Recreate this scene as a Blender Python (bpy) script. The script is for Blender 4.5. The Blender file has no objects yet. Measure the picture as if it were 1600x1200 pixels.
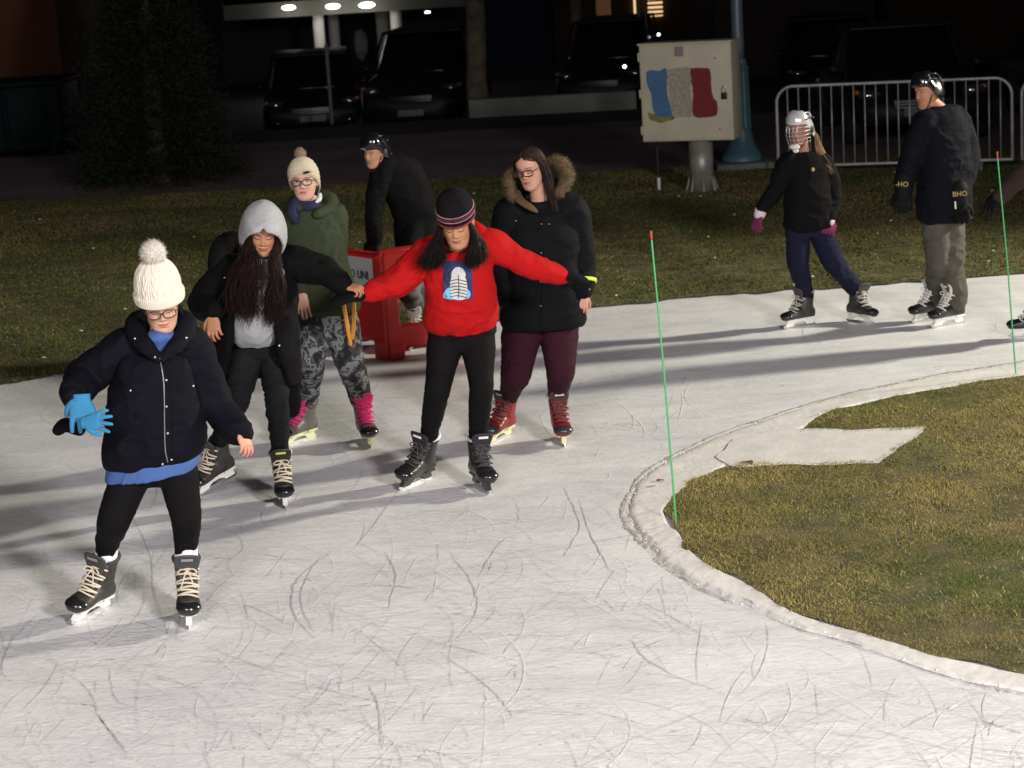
import bpy, bmesh, math, random
import numpy as np
from mathutils import Vector, Matrix
from mathutils.bvhtree import BVHTree
from mathutils.geometry import tessellate_polygon
random.seed(4); RNG = np.random.default_rng(4)
SC = bpy.context.scene; COL = SC.collection
R = math.radians; PI = math.pi
def V(*a): return Vector(a)
# ------------------------------------------------------------------ camera
CH = 2.98; FPX = 3200.0; PITCH = R(12.22); ROLL = R(3.5)
CAM = V(0, 0, CH)
Fw = V(0, math.cos(PITCH), -math.sin(PITCH)); U0 = V(0, math.sin(PITCH), math.cos(PITCH)); R0 = V(1, 0, 0)
CR = R0*math.cos(ROLL)-U0*math.sin(ROLL); CU = U0*math.cos(ROLL)+R0*math.sin(ROLL)
def ray(px, py): return Fw+CR*((px-800)/FPX)+CU*((600-py)/FPX)
def PT(px, py, Y):
    d = ray(px, py); return CAM+d*(Y/d.y)
def G(px, py, z=0.0):
    d = ray(px, py); return CAM+d*((z-CH)/d.z)
cam = bpy.data.cameras.new('camera'); camo = bpy.data.objects.new('camera', cam); COL.objects.link(camo)
cam.sensor_width = 36; cam.lens = 72; cam.clip_end = 500; cam.clip_start = .1
mw = Matrix.Identity(4)
for i, v in enumerate((CR, CU, -Fw)):
    for k in range(3): mw[k][i] = v[k]
mw.translation = CAM; camo.matrix_world = mw
cam.dof.use_dof = True; cam.dof.focus_distance = 10.3; cam.dof.aperture_fstop = 5.0
SC.camera = camo
# ------------------------------------------------------------------ noise
def _h(ix, iy, iz, s):
    n = (ix*374761393+iy*668265263+iz*1442695041+s*974634777) & 0xffffffff
    n = ((n ^ (n >> 13))*1274126177) & 0xffffffff
    n = n ^ (n >> 16)
    return (n & 0xffff)/65535.0
def vnoise(p, s=0):
    p = np.asarray(p, float); f = np.floor(p); i = f.astype(np.int64); t = p-f; t = t*t*(3-2*t)
    o = 0
    for a in (0, 1):
        for b in (0, 1):
            for c in (0, 1):
                w = (t[:, 0] if a else 1-t[:, 0])*(t[:, 1] if b else 1-t[:, 1])*(t[:, 2] if c else 1-t[:, 2])
                o = o+w*_h(i[:, 0]+a, i[:, 1]+b, i[:, 2]+c, s)
    return o*2-1
def fbm(p, o=3, s=0):
    r = 0; a = 1
    for k in range(o): r = r+a*vnoise(p*(2.03**k)+17*k, s+k); a *= .5
    return r/1.7
# ------------------------------------------------------------------ materials
def mat(name, col, rough=.7, metal=0, bump=0, bscale=80, var=0, vscale=6, emit=None, estr=0, spec=.5, attr=False, stretch=None, sheen=0, trans=0, coat=0, fold=0, fscale=7, rampcol=None, rscale=12, alpha=1):
    m = bpy.data.materials.new(name); m.use_nodes = True; nt = m.node_tree; N = nt.nodes; L = nt.links
    b = N['Principled BSDF']
    b.inputs['Base Color'].default_value = (*col, 1); b.inputs['Roughness'].default_value = rough
    b.inputs['Metallic'].default_value = metal; b.inputs['Specular IOR Level'].default_value = spec
    b.inputs['Sheen Weight'].default_value = sheen; b.inputs['Coat Weight'].default_value = coat
    b.inputs['Transmission Weight'].default_value = trans; b.inputs['Alpha'].default_value = alpha
    if emit: b.inputs['Emission Color'].default_value = (*emit, 1); b.inputs['Emission Strength'].default_value = estr
    tc = N.new('ShaderNodeTexCoord'); src = tc.outputs['Object']
    if stretch:
        mp = N.new('ShaderNodeMapping'); mp.inputs['Scale'].default_value = stretch; L.new(src, mp.inputs[0]); src = mp.outputs[0]
    base = None
    if attr:
        a = N.new('ShaderNodeAttribute'); a.attribute_name = 'Col'; base = a.outputs['Color']; L.new(base, b.inputs['Base Color'])
    if rampcol:
        n = N.new('ShaderNodeTexNoise'); n.inputs['Scale'].default_value = rscale; n.inputs['Detail'].default_value = 3; n.inputs['Distortion'].default_value = .6
        L.new(src, n.inputs['Vector'])
        cr = N.new('ShaderNodeValToRGB'); cr.color_ramp.interpolation = 'CONSTANT' if rampcol[0] == 'C' else 'LINEAR'
        el = cr.color_ramp.elements
        while len(el) < len(rampcol[1]): el.new(.5)
        for e, (p, c) in zip(el, rampcol[1]): e.position = p; e.color = (*c, 1)
        L.new(n.outputs['Fac'], cr.inputs[0]); base = cr.outputs[0]; L.new(base, b.inputs['Base Color'])
    if var:
        n = N.new('ShaderNodeTexNoise'); n.inputs['Scale'].default_value = vscale; n.inputs['Detail'].default_value = 5
        L.new(src, n.inputs['Vector'])
        mr = N.new('ShaderNodeMapRange'); mr.inputs['From Min'].default_value = .3; mr.inputs['From Max'].default_value = .7
        mr.inputs['To Min'].default_value = 1-var; mr.inputs['To Max'].default_value = 1+var; L.new(n.outputs['Fac'], mr.inputs['Value'])
        mx = N.new('ShaderNodeVectorMath'); mx.operation = 'SCALE'
        if base: L.new(base, mx.inputs[0])
        else: mx.inputs[0].default_value = col
        L.new(mr.outputs[0], mx.inputs['Scale']); L.new(mx.outputs[0], b.inputs['Base Color'])
    if bump:
        n = N.new('ShaderNodeTexNoise'); n.inputs['Scale'].default_value = bscale; n.inputs['Detail'].default_value = 3
        L.new(src, n.inputs['Vector'])
        bp = N.new('ShaderNodeBump'); bp.inputs['Strength'].default_value = bump; bp.inputs['Distance'].default_value = .01
        L.new(n.outputs['Fac'], bp.inputs['Height']); L.new(bp.outputs[0], b.inputs['Normal'])
    if fold:
        n = N.new('ShaderNodeTexNoise'); n.inputs['Scale'].default_value = fscale; n.inputs['Detail'].default_value = 2.5; n.inputs['Distortion'].default_value = 1.2; n.noise_type = 'RIDGED_MULTIFRACTAL'
        mp = N.new('ShaderNodeMapping'); mp.inputs['Scale'].default_value = (1, 1, 1.7); L.new(tc.outputs['Object'], mp.inputs[0]); L.new(mp.outputs[0], n.inputs['Vector'])
        b2 = N.new('ShaderNodeBump'); b2.inputs['Strength'].default_value = fold; b2.inputs['Distance'].default_value = .02; L.new(n.outputs['Fac'], b2.inputs['Height'])
        L.new(b2.outputs[0], bp.inputs['Normal'])
    return m
MT = {}
def MM(name, *a, **k):
    if name not in MT: MT[name] = mat(name, *a, **k)
    return MT[name]
# ------------------------------------------------------------------ mesh building
ORG = {}
class MB:
    def __init__(s): s.v = []; s.f = []; s.c = []; s.m = []; s.n = 0; s.hascol = False
    def add(s, v, f, col=None, mi=0):
        v = np.asarray(v, float).reshape(-1, 3); s.v.append(v)
        s.f += [tuple(i+s.n for i in q) for q in f]; s.m += [mi]*len(f)
        if col is None: s.c.append(np.ones((len(v), 3)))
        else: s.hascol = True; s.c.append(np.broadcast_to(np.asarray(col, float), (len(v), 3)))
        s.n += len(v); return s
    def merge(s, o): s.add(o.V(), o.f, o.C() if o.hascol else None); return s
    def V(s): return np.concatenate(s.v) if s.v else np.zeros((0, 3))
    def C(s): return np.concatenate(s.c)
    def xf(s, M):
        v = s.V(); A = np.array(M); s.v = [v@A[:3, :3].T+A[:3, 3]]; s.c = [s.C()]; return s
    def remesh(s, vox, it=4, fac=.5):
        me = bpy.data.meshes.new('t'); me.from_pydata(s.V().tolist(), [], s.f); o = bpy.data.objects.new('t', me); COL.objects.link(o)
        r = o.modifiers.new('r', 'REMESH'); r.mode = 'VOXEL'; r.voxel_size = vox
        if it: q = o.modifiers.new('s', 'SMOOTH'); q.iterations = it; q.factor = fac
        dg = bpy.context.evaluated_depsgraph_get(); e = o.evaluated_get(dg); m2 = e.to_mesh()
        v = np.empty(len(m2.vertices)*3); m2.vertices.foreach_get('co', v); v = v.reshape(-1, 3)
        f = [tuple(p.vertices) for p in m2.polygons]
        e.to_mesh_clear(); bpy.data.objects.remove(o); bpy.data.meshes.remove(me)
        s.v = [v]; s.f = f; s.m = [0]*len(f); s.n = len(v); s.c = [np.ones((len(v), 3))]; s.hascol = False
        return s
    def normals(s):
        v = s.V(); n = np.zeros_like(v)
        q = np.array([(f[0], f[1], f[2]) if len(f) == 3 else (f[0], f[1], f[2]) for f in s.f]); fn = np.cross(v[q[:, 1]]-v[q[:, 0]], v[q[:, 2]]-v[q[:, 0]])
        for k in range(3): np.add.at(n, q[:, k], fn)
        for f4 in [np.array([(f[3],) for f in s.f if len(f) > 3])]:
            if len(f4):
                idx = [i for i, f in enumerate(s.f) if len(f) > 3]; np.add.at(n, f4[:, 0], fn[idx])
        return n/(np.linalg.norm(n, axis=1)[:, None]+1e-12)
    def disp(s, amt, sc, o=3, seed=0, ridge=False):
        v = s.V(); n = s.normals(); d = fbm(v*np.array(sc), o, seed)
        if ridge: d = 1-2*np.abs(d)
        s.v = [v+n*(d*amt)[:, None]]; s.c = [s.C()]; return s
    def build(s, name, m, parent=None, smooth=True, label=None):
        org = np.array(ORG.get(parent.name if parent else '', (0, 0, 0)))
        me = bpy.data.meshes.new(name); me.from_pydata((s.V()-org).tolist(), [], s.f)
        for x in (m if isinstance(m, (list, tuple)) else [m]): me.materials.append(x)
        if smooth: me.polygons.foreach_set('use_smooth', [True]*len(me.polygons))
        if max(s.m, default=0): me.polygons.foreach_set('material_index', s.m)
        if s.hascol:
            a = me.color_attributes.new('Col', 'FLOAT_COLOR', 'POINT'); c = np.ones((s.n, 4)); c[:, :3] = s.C(); a.data.foreach_set('color', c.ravel())
        me.update()
        o = bpy.data.objects.new(name, me); COL.objects.link(o)
        if parent: o.parent = parent; ORG[o.name] = tuple(org)
        if label: o['label'] = label
        return o
    def bvh(s): return BVHTree.FromPolygons(s.V().tolist(), s.f)
def thing(name, label, cat, loc, group=None):
    o = bpy.data.objects.new(name, None); COL.objects.link(o); o.location = loc; o.empty_display_size = .2
    o['label'] = label; o['category'] = cat
    if group: o['group'] = group
    ORG[o.name] = tuple(loc); return o
def single(mb, name, m, label, cat, group=None, smooth=True):
    o = mb.build(name, m, None, smooth); o['label'] = label; o['category'] = cat
    # move origin to the base of the thing
    v = np.empty(len(o.data.vertices)*3); o.data.vertices.foreach_get('co', v); v = v.reshape(-1, 3)
    c = np.array([v[:, 0].mean(), v[:, 1].mean(), v[:, 2].min()]); o.data.vertices.foreach_set('co', (v-c).ravel()); o.location = c
    if group: o['group'] = group
    return o
def structure(mb, name, m, smooth=False, kind='structure'):
    o = mb.build(name, m, None, smooth); o['kind'] = kind; return o
def cat_rom(P, sub):
    P = np.asarray(P, float)
    if len(P) < 3: return np.array([P[0]+(P[-1]-P[0])*t for t in np.linspace(0, 1, sub+1)])
    Q = np.vstack([2*P[0]-P[1], P, 2*P[-1]-P[-2]]); out = []
    for i in range(1, len(Q)-2):
        for k in range(sub):
            t = k/sub; a, b, c, d = Q[i-1], Q[i], Q[i+1], Q[i+2]
            out.append(.5*((2*b)+(-a+c)*t+(2*a-5*b+4*c-d)*t*t+(-a+3*b-3*c+d)*t**3))
    out.append(P[-1]); return np.array(out)
def skinrings(rings, cap=True):
    n = len(rings[0]); v = np.concatenate(rings); f = []
    for i in range(len(rings)-1):
        for k in range(n): a = i*n+k; b = i*n+(k+1) % n; f.append((a, b, b+n, a+n))
    if cap:
        v = np.vstack([v, rings[0].mean(0), rings[-1].mean(0)]); c0 = len(v)-2; c1 = len(v)-1; o = (len(rings)-1)*n
        for k in range(n): f.append((k, c0, (k+1) % n)); f.append((o+(k+1) % n, c1, o+k))
    return v, f
def loft(mb, rings, n=28, e=2.0, sub=4, col=None, cap=True):
    """rings: (centre, a, b) half-axis vectors"""
    D = np.array([[*r[0], *r[1], *r[2]] for r in rings], float); D = cat_rom(D, sub) if sub > 1 else D
    th = np.linspace(0, 2*PI, n, endpoint=False); c = np.cos(th); s = np.sin(th)
    cx = np.sign(c)*np.abs(c)**(2/e); sx = np.sign(s)*np.abs(s)**(2/e)
    rs = [d[0:3]+cx[:, None]*d[3:6]+sx[:, None]*d[6:9] for d in D]
    v, f = skinrings(rs, cap); mb.add(v, f, col); return mb
def tube(mb, pts, rad, n=14, sub=5, ends=True, flat=1.0, ref=None, col=None):
    pts = np.array([list(p) for p in pts], float)
    if np.isscalar(rad): rad = [rad]*len(pts)
    D = cat_rom(np.hstack([pts, np.array(rad, float)[:, None]]), sub) if sub > 1 else np.hstack([pts, np.array(rad, float)[:, None]])
    P = D[:, :3]; r = np.maximum(D[:, 3], 1e-4); T = np.gradient(P, axis=0); T /= np.linalg.norm(T, axis=1)[:, None]+1e-9
    if ref is None: ref = (0, 0, 1) if abs(T[0][2]) < .8 else (0, 1, 0)
    u = np.cross(T[0], ref); u /= np.linalg.norm(u)
    th = np.linspace(0, 2*PI, n, endpoint=False); rs = []
    def ring(p, u, w, rr): return p+rr*(np.cos(th)[:, None]*u+flat*np.sin(th)[:, None]*w)
    for i in range(len(P)):
        u = u-T[i]*np.dot(u, T[i]); u /= np.linalg.norm(u); w = np.cross(T[i], u)
        if i == 0 and ends:
            for q in (.95, .6): rs.append(ring(P[0]-T[0]*r[0]*q, u, w, r[0]*math.sqrt(1-q*q)))
        rs.append(ring(P[i], u, w, r[i]))
    if ends:
        for q in (.6, .95): rs.append(ring(P[-1]+T[-1]*r[-1]*q, u, w, r[-1]*math.sqrt(1-q*q)))
    v, f = skinrings(rs); mb.add(v, f, col); return mb
def ell(mb, c, r, n=16, m=10, M=None, col=None, fn=None):
    vs = []; th = np.linspace(0, 2*PI, n, endpoint=False)
    rings = []
    for k in range(1, m):
        a = PI*k/m; rings.append(np.stack([np.sin(a)*np.cos(th), np.sin(a)*np.sin(th), np.full(n, np.cos(a))], 1))
    v, f = skinrings(rings[::-1])
    v[-2] = (0, 0, -1); v[-1] = (0, 0, 1)
    if fn is not None: v = v*fn(v)[:, None]
    v = v*np.array(r)
    if M is not None: v = v@np.array(M)[:3, :3].T
    mb.add(v+np.array(c), f, col); return mb
def box(mb, c, s, M=None, col=None, mi=0):
    v = np.array([(x, y, z) for x in (-.5, .5) for y in (-.5, .5) for z in (-.5, .5)])*np.array(s)
    if M is not None: v = v@np.array(M)[:3, :3].T
    mb.add(v+np.array(c), [(0, 1, 3, 2), (4, 6, 7, 5), (0, 4, 5, 1), (2, 3, 7, 6), (0, 2, 6, 4), (1, 5, 7, 3)], col, mi); return mb
def bbox(mb, c, s, bev=.01, M=None, seg=2, mi=0):
    """bevelled box"""
    bm = bmesh.new(); bmesh.ops.create_cube(bm, size=1)
    for v in bm.verts: v.co = Vector((v.co.x*s[0], v.co.y*s[1], v.co.z*s[2]))
    bmesh.ops.bevel(bm, geom=bm.edges[:], offset=min(bev, min(s)*.45), segments=seg, affect='EDGES', profile=.6)
    v = np.array([list(q.co) for q in bm.verts]); bm.verts.index_update(); f = [tuple(x.index for x in p.verts) for p in bm.faces]; bm.free()
    if M is not None: v = v@np.array(M)[:3, :3].T
    mb.add(v+np.array(c), f, None, mi); return mb
def prism(mb, poly, y0, y1, M=None, col=None):
    """extrude polygon given in (y,z) plane along x from y0..y1"""
    n = len(poly); v = [(y0, a, b) for a, b in poly]+[(y1, a, b) for a, b in poly]
    tr = tessellate_polygon([[Vector((a, b, 0)) for a, b in poly]])
    f = [tuple(t) for t in tr]+[tuple(i+n for i in t[::-1]) for t in tr]+[(i, (i+1) % n, n+(i+1) % n, n+i) for i in range(n)]
    v = np.array(v, float)
    if M is not None: v = v@np.array(M)[:3, :3].T+np.array(M)[:3, 3]
    mb.add(v, f, col)
    return mb
def poly_sheet(pts, z):
    tr = tessellate_polygon([[Vector((p[0], p[1], 0)) for p in pts]]); mb = MB()
    v = [(p[0], p[1], z) for p in pts]; fs = []
    for t in tr:
        a, b, c = [Vector(v[i]) for i in t]
        fs.append(tuple(t) if (b-a).cross(c-a).z > 0 else tuple(t[::-1]))
    mb.add(v, fs); return mb
def inpoly(X, Y, poly):
    r = np.zeros(len(X), bool); n = len(poly)
    for i in range(n):
        x1, y1 = poly[i][:2]; x2, y2 = poly[(i+1) % n][:2]
        c = ((y1 > Y) != (y2 > Y)) & (X < (x2-x1)*(Y-y1)/((y2-y1) if y2 != y1 else 1e-9)+x1); r ^= c
    return r
def text_mb(s, size, bold=.0, depth=.002):
    cu = bpy.data.curves.new('t', 'FONT'); cu.body = s; cu.size = size; cu.align_x = 'CENTER'; cu.align_y = 'CENTER'; cu.offset = bold; cu.extrude = depth; cu.resolution_u = 3
    o = bpy.data.objects.new('t', cu); COL.objects.link(o); dg = bpy.context.evaluated_depsgraph_get(); me = o.evaluated_get(dg).to_mesh()
    mb = MB(); mb.add([list(v.co) for v in me.vertices], [tuple(p.vertices) for p in me.polygons]); o.evaluated_get(dg).to_mesh_clear(); bpy.data.objects.remove(o); bpy.data.curves.remove(cu)
    return mb
def frame(o, x, y):
    """4x4 with given x and y axes (z = x cross y)"""
    x = Vector(x).normalized(); z = x.cross(Vector(y)).normalized(); y = z.cross(x); M = Matrix.Identity(4)
    for i, a in enumerate((x, y, z)):
        for k in range(3): M[k][i] = a[k]
    M.translation = o; return M
# ------------------------------------------------------------------ people kit
def gs(x, s): return np.exp(-(x/s)**2)
HT = np.array([  # z, half width, front, back
 (-.119, .016, .066, .040), (-.115, .030, .074, .015), (-.106, .043, .079, .0), (-.090, .054, .080, -.020), (-.065, .063, .080, -.050),
 (-.035, .069, .082, -.073), (0, .072, .083, -.092), (.03, .0745, .088, -.100), (.058, .073, .085, -.100), (.082, .063, .068, -.088),
 (.098, .047, .045, -.065), (.106, .030, .020, -.045), (.110, .012, .0, -.020)])
def headshape(z): return [np.interp(z, HT[:, 0], HT[:, k]) for k in (1, 2, 3)]
def smooth1(a, k=5):
    p = np.pad(a, k, mode='edge'); w = np.hanning(2*k+1); w /= w.sum(); return np.convolve(p, w, mode='valid')
def headM(o, yaw=0, down=0, tilt=0, s=1.0):
    return Matrix.Translation(o) @ Matrix.Rotation(PI+R(yaw), 4, 'Z') @ Matrix.Rotation(-R(down), 4, 'X') @ Matrix.Rotation(R(tilt), 4, 'Y') @ Matrix.Diagonal((s, s, s, 1))
def head(mb, H, skin, lip=(.45, .12, .1), brow=(.03, .02, .015), eyes='down', smile=0, openm=0):
    zz = np.concatenate([np.linspace(-.119, -.075, 26)[:-1], np.linspace(-.075, -.05, 24)[:-1], np.linspace(-.05, -.02, 18)[:-1], np.linspace(-.02, .04, 48)[:-1], np.linspace(.04, .110, 30)])
    w, f, b = headshape(zz); w = smooth1(w, 4); f = smooth1(f, 4); b = smooth1(b, 4)
    s = np.linspace(-1, 1, 171)[:-1]; a = PI*np.sign(s)*np.abs(s)**1.45; n = len(a)
    ca = np.cos(a); sa = np.sin(a); rings = []; cols = []
    for i, z in enumerate(zz):
        ym = min(-.01, (f[i]+b[i])/2) if (f[i]+b[i])/2 < -.01 else (f[i]+b[i])/2
        x = w[i]*np.sign(sa)*np.abs(sa)**.92
        y = np.where(ca > 0, ym+(f[i]-ym)*np.abs(ca)**.88, ym-(ym-b[i])*np.abs(ca))
        fr = np.clip(ca*2, 0, 1)
        ax = np.abs(x)
        pz = np.interp(z, [-.046, -.041, -.033, -.026, -.008, .012, .024], [0, .004, .014, .0155, .0075, .002, 0])
        ww = np.interp(z, [-.04, -.03, 0, .02], [.0115, .0105, .0075, .010])
        d = pz*gs(x, ww)+.0048*gs(ax-.0135, .006)*gs(z+.034, .007)
        d += -.0092*gs(ax-.030, .017)*gs(z-.004, .012)+.0072*gs(ax-.031, .0125)*gs(z-.001, .0095)
        d += .0018*gs(ax-.028, .02)*gs(z-.026, .008)
        mz = z-smile*.10*ax
        d += .0062*gs(x, .018)*gs(mz+.0565, .0050)+.0072*gs(x, .016)*gs(mz+.0690, .006)-.005*gs(x, .022)*gs(mz+.0625, .002+openm*.001)
        d += -.003*gs(x, .02)*gs(z+.080, .006)+.003*gs(x, .016)*gs(z+.102, .012)
        d += .005*gs(ax-.040, .020)*gs(z+.030, .020)-.001*gs(ax-.052, .012)*gs(z+.06, .018)
        y = y+d*fr
        rings.append(np.stack([x, y, np.full(n, z)], 1))
        c = np.array(skin)[None, :]*np.ones((n, 1))
        m = (gs(ax-.042, .022)*gs(z+.03, .022)*.35*fr)[:, None]; c = c*(1-m)+np.array([skin[0]*1.08, skin[1]*.78, skin[2]*.75])*m
        m = (gs(x, .014)*gs(z+.030, .009)*.3*fr)[:, None]; c = c*(1-m)+np.array([skin[0]*1.0, skin[1]*.72, skin[2]*.7])*m
        lw = np.clip(1-ax/.025, 0, 1)**.5
        m = (np.where(np.abs(mz+.0625) < .0095*lw+.0005, 1., 0.)*np.clip(fr*1.5, 0, 1)*.85)[:, None]*(ax < .025)[:, None]; c = c*(1-m)+np.array(lip)*m
        m = (np.where(ax < .021, 1, 0)*gs(mz+.0625, .0013+openm*.0025)*fr)[:, None]*.9; c = c*(1-m)+np.array((.06, .012, .01))*m
        if openm > .8:
            m = (np.where(ax < .014, 1, 0)*gs(mz+.0612, .0016)*fr)[:, None]*.9; c = c*(1-m)+np.array((.55, .5, .42))*m
        bz = .0225+.004*gs(ax-.030, .013)
        m = (gs(z-bz, .0030)*np.where((ax > .013) & (ax < .050), 1, 0)*fr)[:, None]*.85; c = c*(1-m)+np.array(brow)*m
        nm = (gs(ax-.007, .0035)*gs(z+.0405, .002)*fr)[:, None]*.8; c = c*(1-nm)+np.array(skin)*.15*nm
        ex = (ax-.031)/.0145
        if eyes == 'down':
            zl = -.0035-.0035*(1-ex**2); m = (np.where(np.abs(ex) < 1.05, 1, 0)*gs(z-zl, .0028)*fr)[:, None]*.95; c = c*(1-m)+np.array((.012, .008, .006))*m
            zc = .009+.002*(1-ex**2); m = (np.where(np.abs(ex) < 1, 1, 0)*gs(z-zc, .0012)*fr)[:, None]*.45; c = c*(1-m)+np.array(skin)*.4*m
        else:
            half = np.clip(1-ex**2, 0, 1)*.0068; zc = .002
            m = (np.where((np.abs(z-zc) < half), 1, 0)*fr)[:, None]*1.; c = c*(1-m)+np.array((.6, .56, .52))*m
            rr = np.sqrt((ax-.031)**2+(z-zc-.001)**2); m2 = (np.where(rr < .0062, 1, 0)[:, None]*m); c = c*(1-m2)+np.array((.03, .018, .01))*m2
            m = (np.where(np.abs(ex) < 1.08, 1, 0)*gs(z-zc-half-.0005, .0014)*fr)[:, None]*.95; c = c*(1-m)+np.array((.012, .008, .006))*m
            m = (np.where(np.abs(ex) < 1.0, 1, 0)*gs(z-zc+half, .0008)*fr)[:, None]*.5; c = c*(1-m)+np.array(skin)*.35*m
        c = c*(1+.07*fbm(np.stack([x*60, y*60, np.full(n, z*60)], 1), 3, 7))[:, None]; cols.append(c)
    v, f4 = skinrings(rings); c = np.vstack(cols+[cols[0][0], cols[-1][0]])
    o = MB(); o.add(v, f4, c)
    for sx in (-1, 1):
        M = Matrix.Rotation(sx*.3, 3, 'Z')
        ell(o, (sx*.074, -.012, -.008), (.008, .018, .031), 14, 10, M, skin); ell(o, (sx*.079, -.016, -.004), (.005, .013, .022), 12, 8, M, tuple(k*.8 for k in skin))
    o.xf(H); mb.merge(o)
def hand(mb, wr, d, nrm, thumb=1, curl=25, L=1.0, fat=1.0, spread=6, curls=None, tcurl=20, col=None):
    """wr wrist point, d pointing direction, nrm out of the back of the hand; thumb on side (d x nrm)*thumb"""
    d = Vector(d).normalized(); nrm = Vector(nrm); nrm = (nrm-d*nrm.dot(d)).normalized(); s = d.cross(nrm).normalized()*thumb; wr = Vector(wr)
    loft(mb, [(wr-d*.02*L, s*.026*L*fat, nrm*.019*L*fat), (wr+d*.01*L, s*.027*L*fat, nrm*.018*L*fat), (wr+d*.045*L, s*.038*L*fat, nrm*.016*L*fat), (wr+d*.085*L, s*.040*L*fat, nrm*.0125*L*fat), (wr+d*.095*L, s*.034*L*fat, nrm*.009*L*fat)], 20, 2.6, 3)
    lens = (.072, .080, .075, .058)
    for i in range(4):
        c = curls[i] if curls else curl+i*4
        off = (1.5-i)*.0205*L*fat; sp = R((1.5-i)*spread)
        dd = (d*math.cos(sp)+s*math.sin(sp)).normalized(); p = wr+d*(.088-(.006 if i == 3 else 0))*L+s*off; pts = [p-dd*.02*L, p]; ang = 0
        for k, (fr, cf) in enumerate(((.45, .7), (.3, 1.1), (.25, .8))):
            ang += R(c*cf); q = dd*math.cos(ang)-nrm*math.sin(ang); p = p+q*lens[i]*fr*L; pts.append(p)
        tube(mb, pts, [.0095*L*fat, .0095*L*fat, .0088*L*fat, .008*L*fat, .0068*L*fat], 10, 3)
    p = wr+d*.02*L+s*.026*L*fat; t1 = (d*.62+s*.7-nrm*.35).normalized(); t2 = (d*.85+s*.35-nrm*(.3+tcurl/60)).normalized()
    tube(mb, [p-s*.012, p, p+t1*.036*L, p+t1*.036*L+t2*.030*L, p+t1*.036*L+t2*.052*L], [.014*L*fat, .0135*L*fat, .0115*L*fat, .010*L*fat, .008*L*fat], 10, 3)
def mitten(mb, wr, d, nrm, thumb=1, L=1.0, bend=25):
    d = Vector(d).normalized(); nrm = Vector(nrm); nrm = (nrm-d*nrm.dot(d)).normalized(); s = d.cross(nrm).normalized()*thumb; wr = Vector(wr)
    d2 = (d*math.cos(R(bend))-nrm*math.sin(R(bend))); n2 = (nrm*math.cos(R(bend))+d*math.sin(R(bend)))
    a = wr+d*.09*L
    loft(mb, [(wr-d*.05*L, s*.034*L, nrm*.030*L), (wr, s*.036*L, nrm*.030*L), (wr+d*.05*L, s*.050*L, nrm*.028*L), (a, s*.052*L, nrm*.026*L), (a+d2*.05*L, s*.048*L, n2*.023*L), (a+d2*.085*L, s*.032*L, n2*.017*L), (a+d2*.098*L, s*.012*L, n2*.008*L)], 24, 2.3, 3)
    p = wr+d*.03*L+s*.035*L
    tube(mb, [p-s*.02, p, p+(d*.6+s*.6).normalized()*.035*L, p+(d*.6+s*.6).normalized()*.035*L+(d*.9+s*.1)*.03*L], [.021*L, .021*L, .019*L, .014*L], 12, 3)
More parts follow.
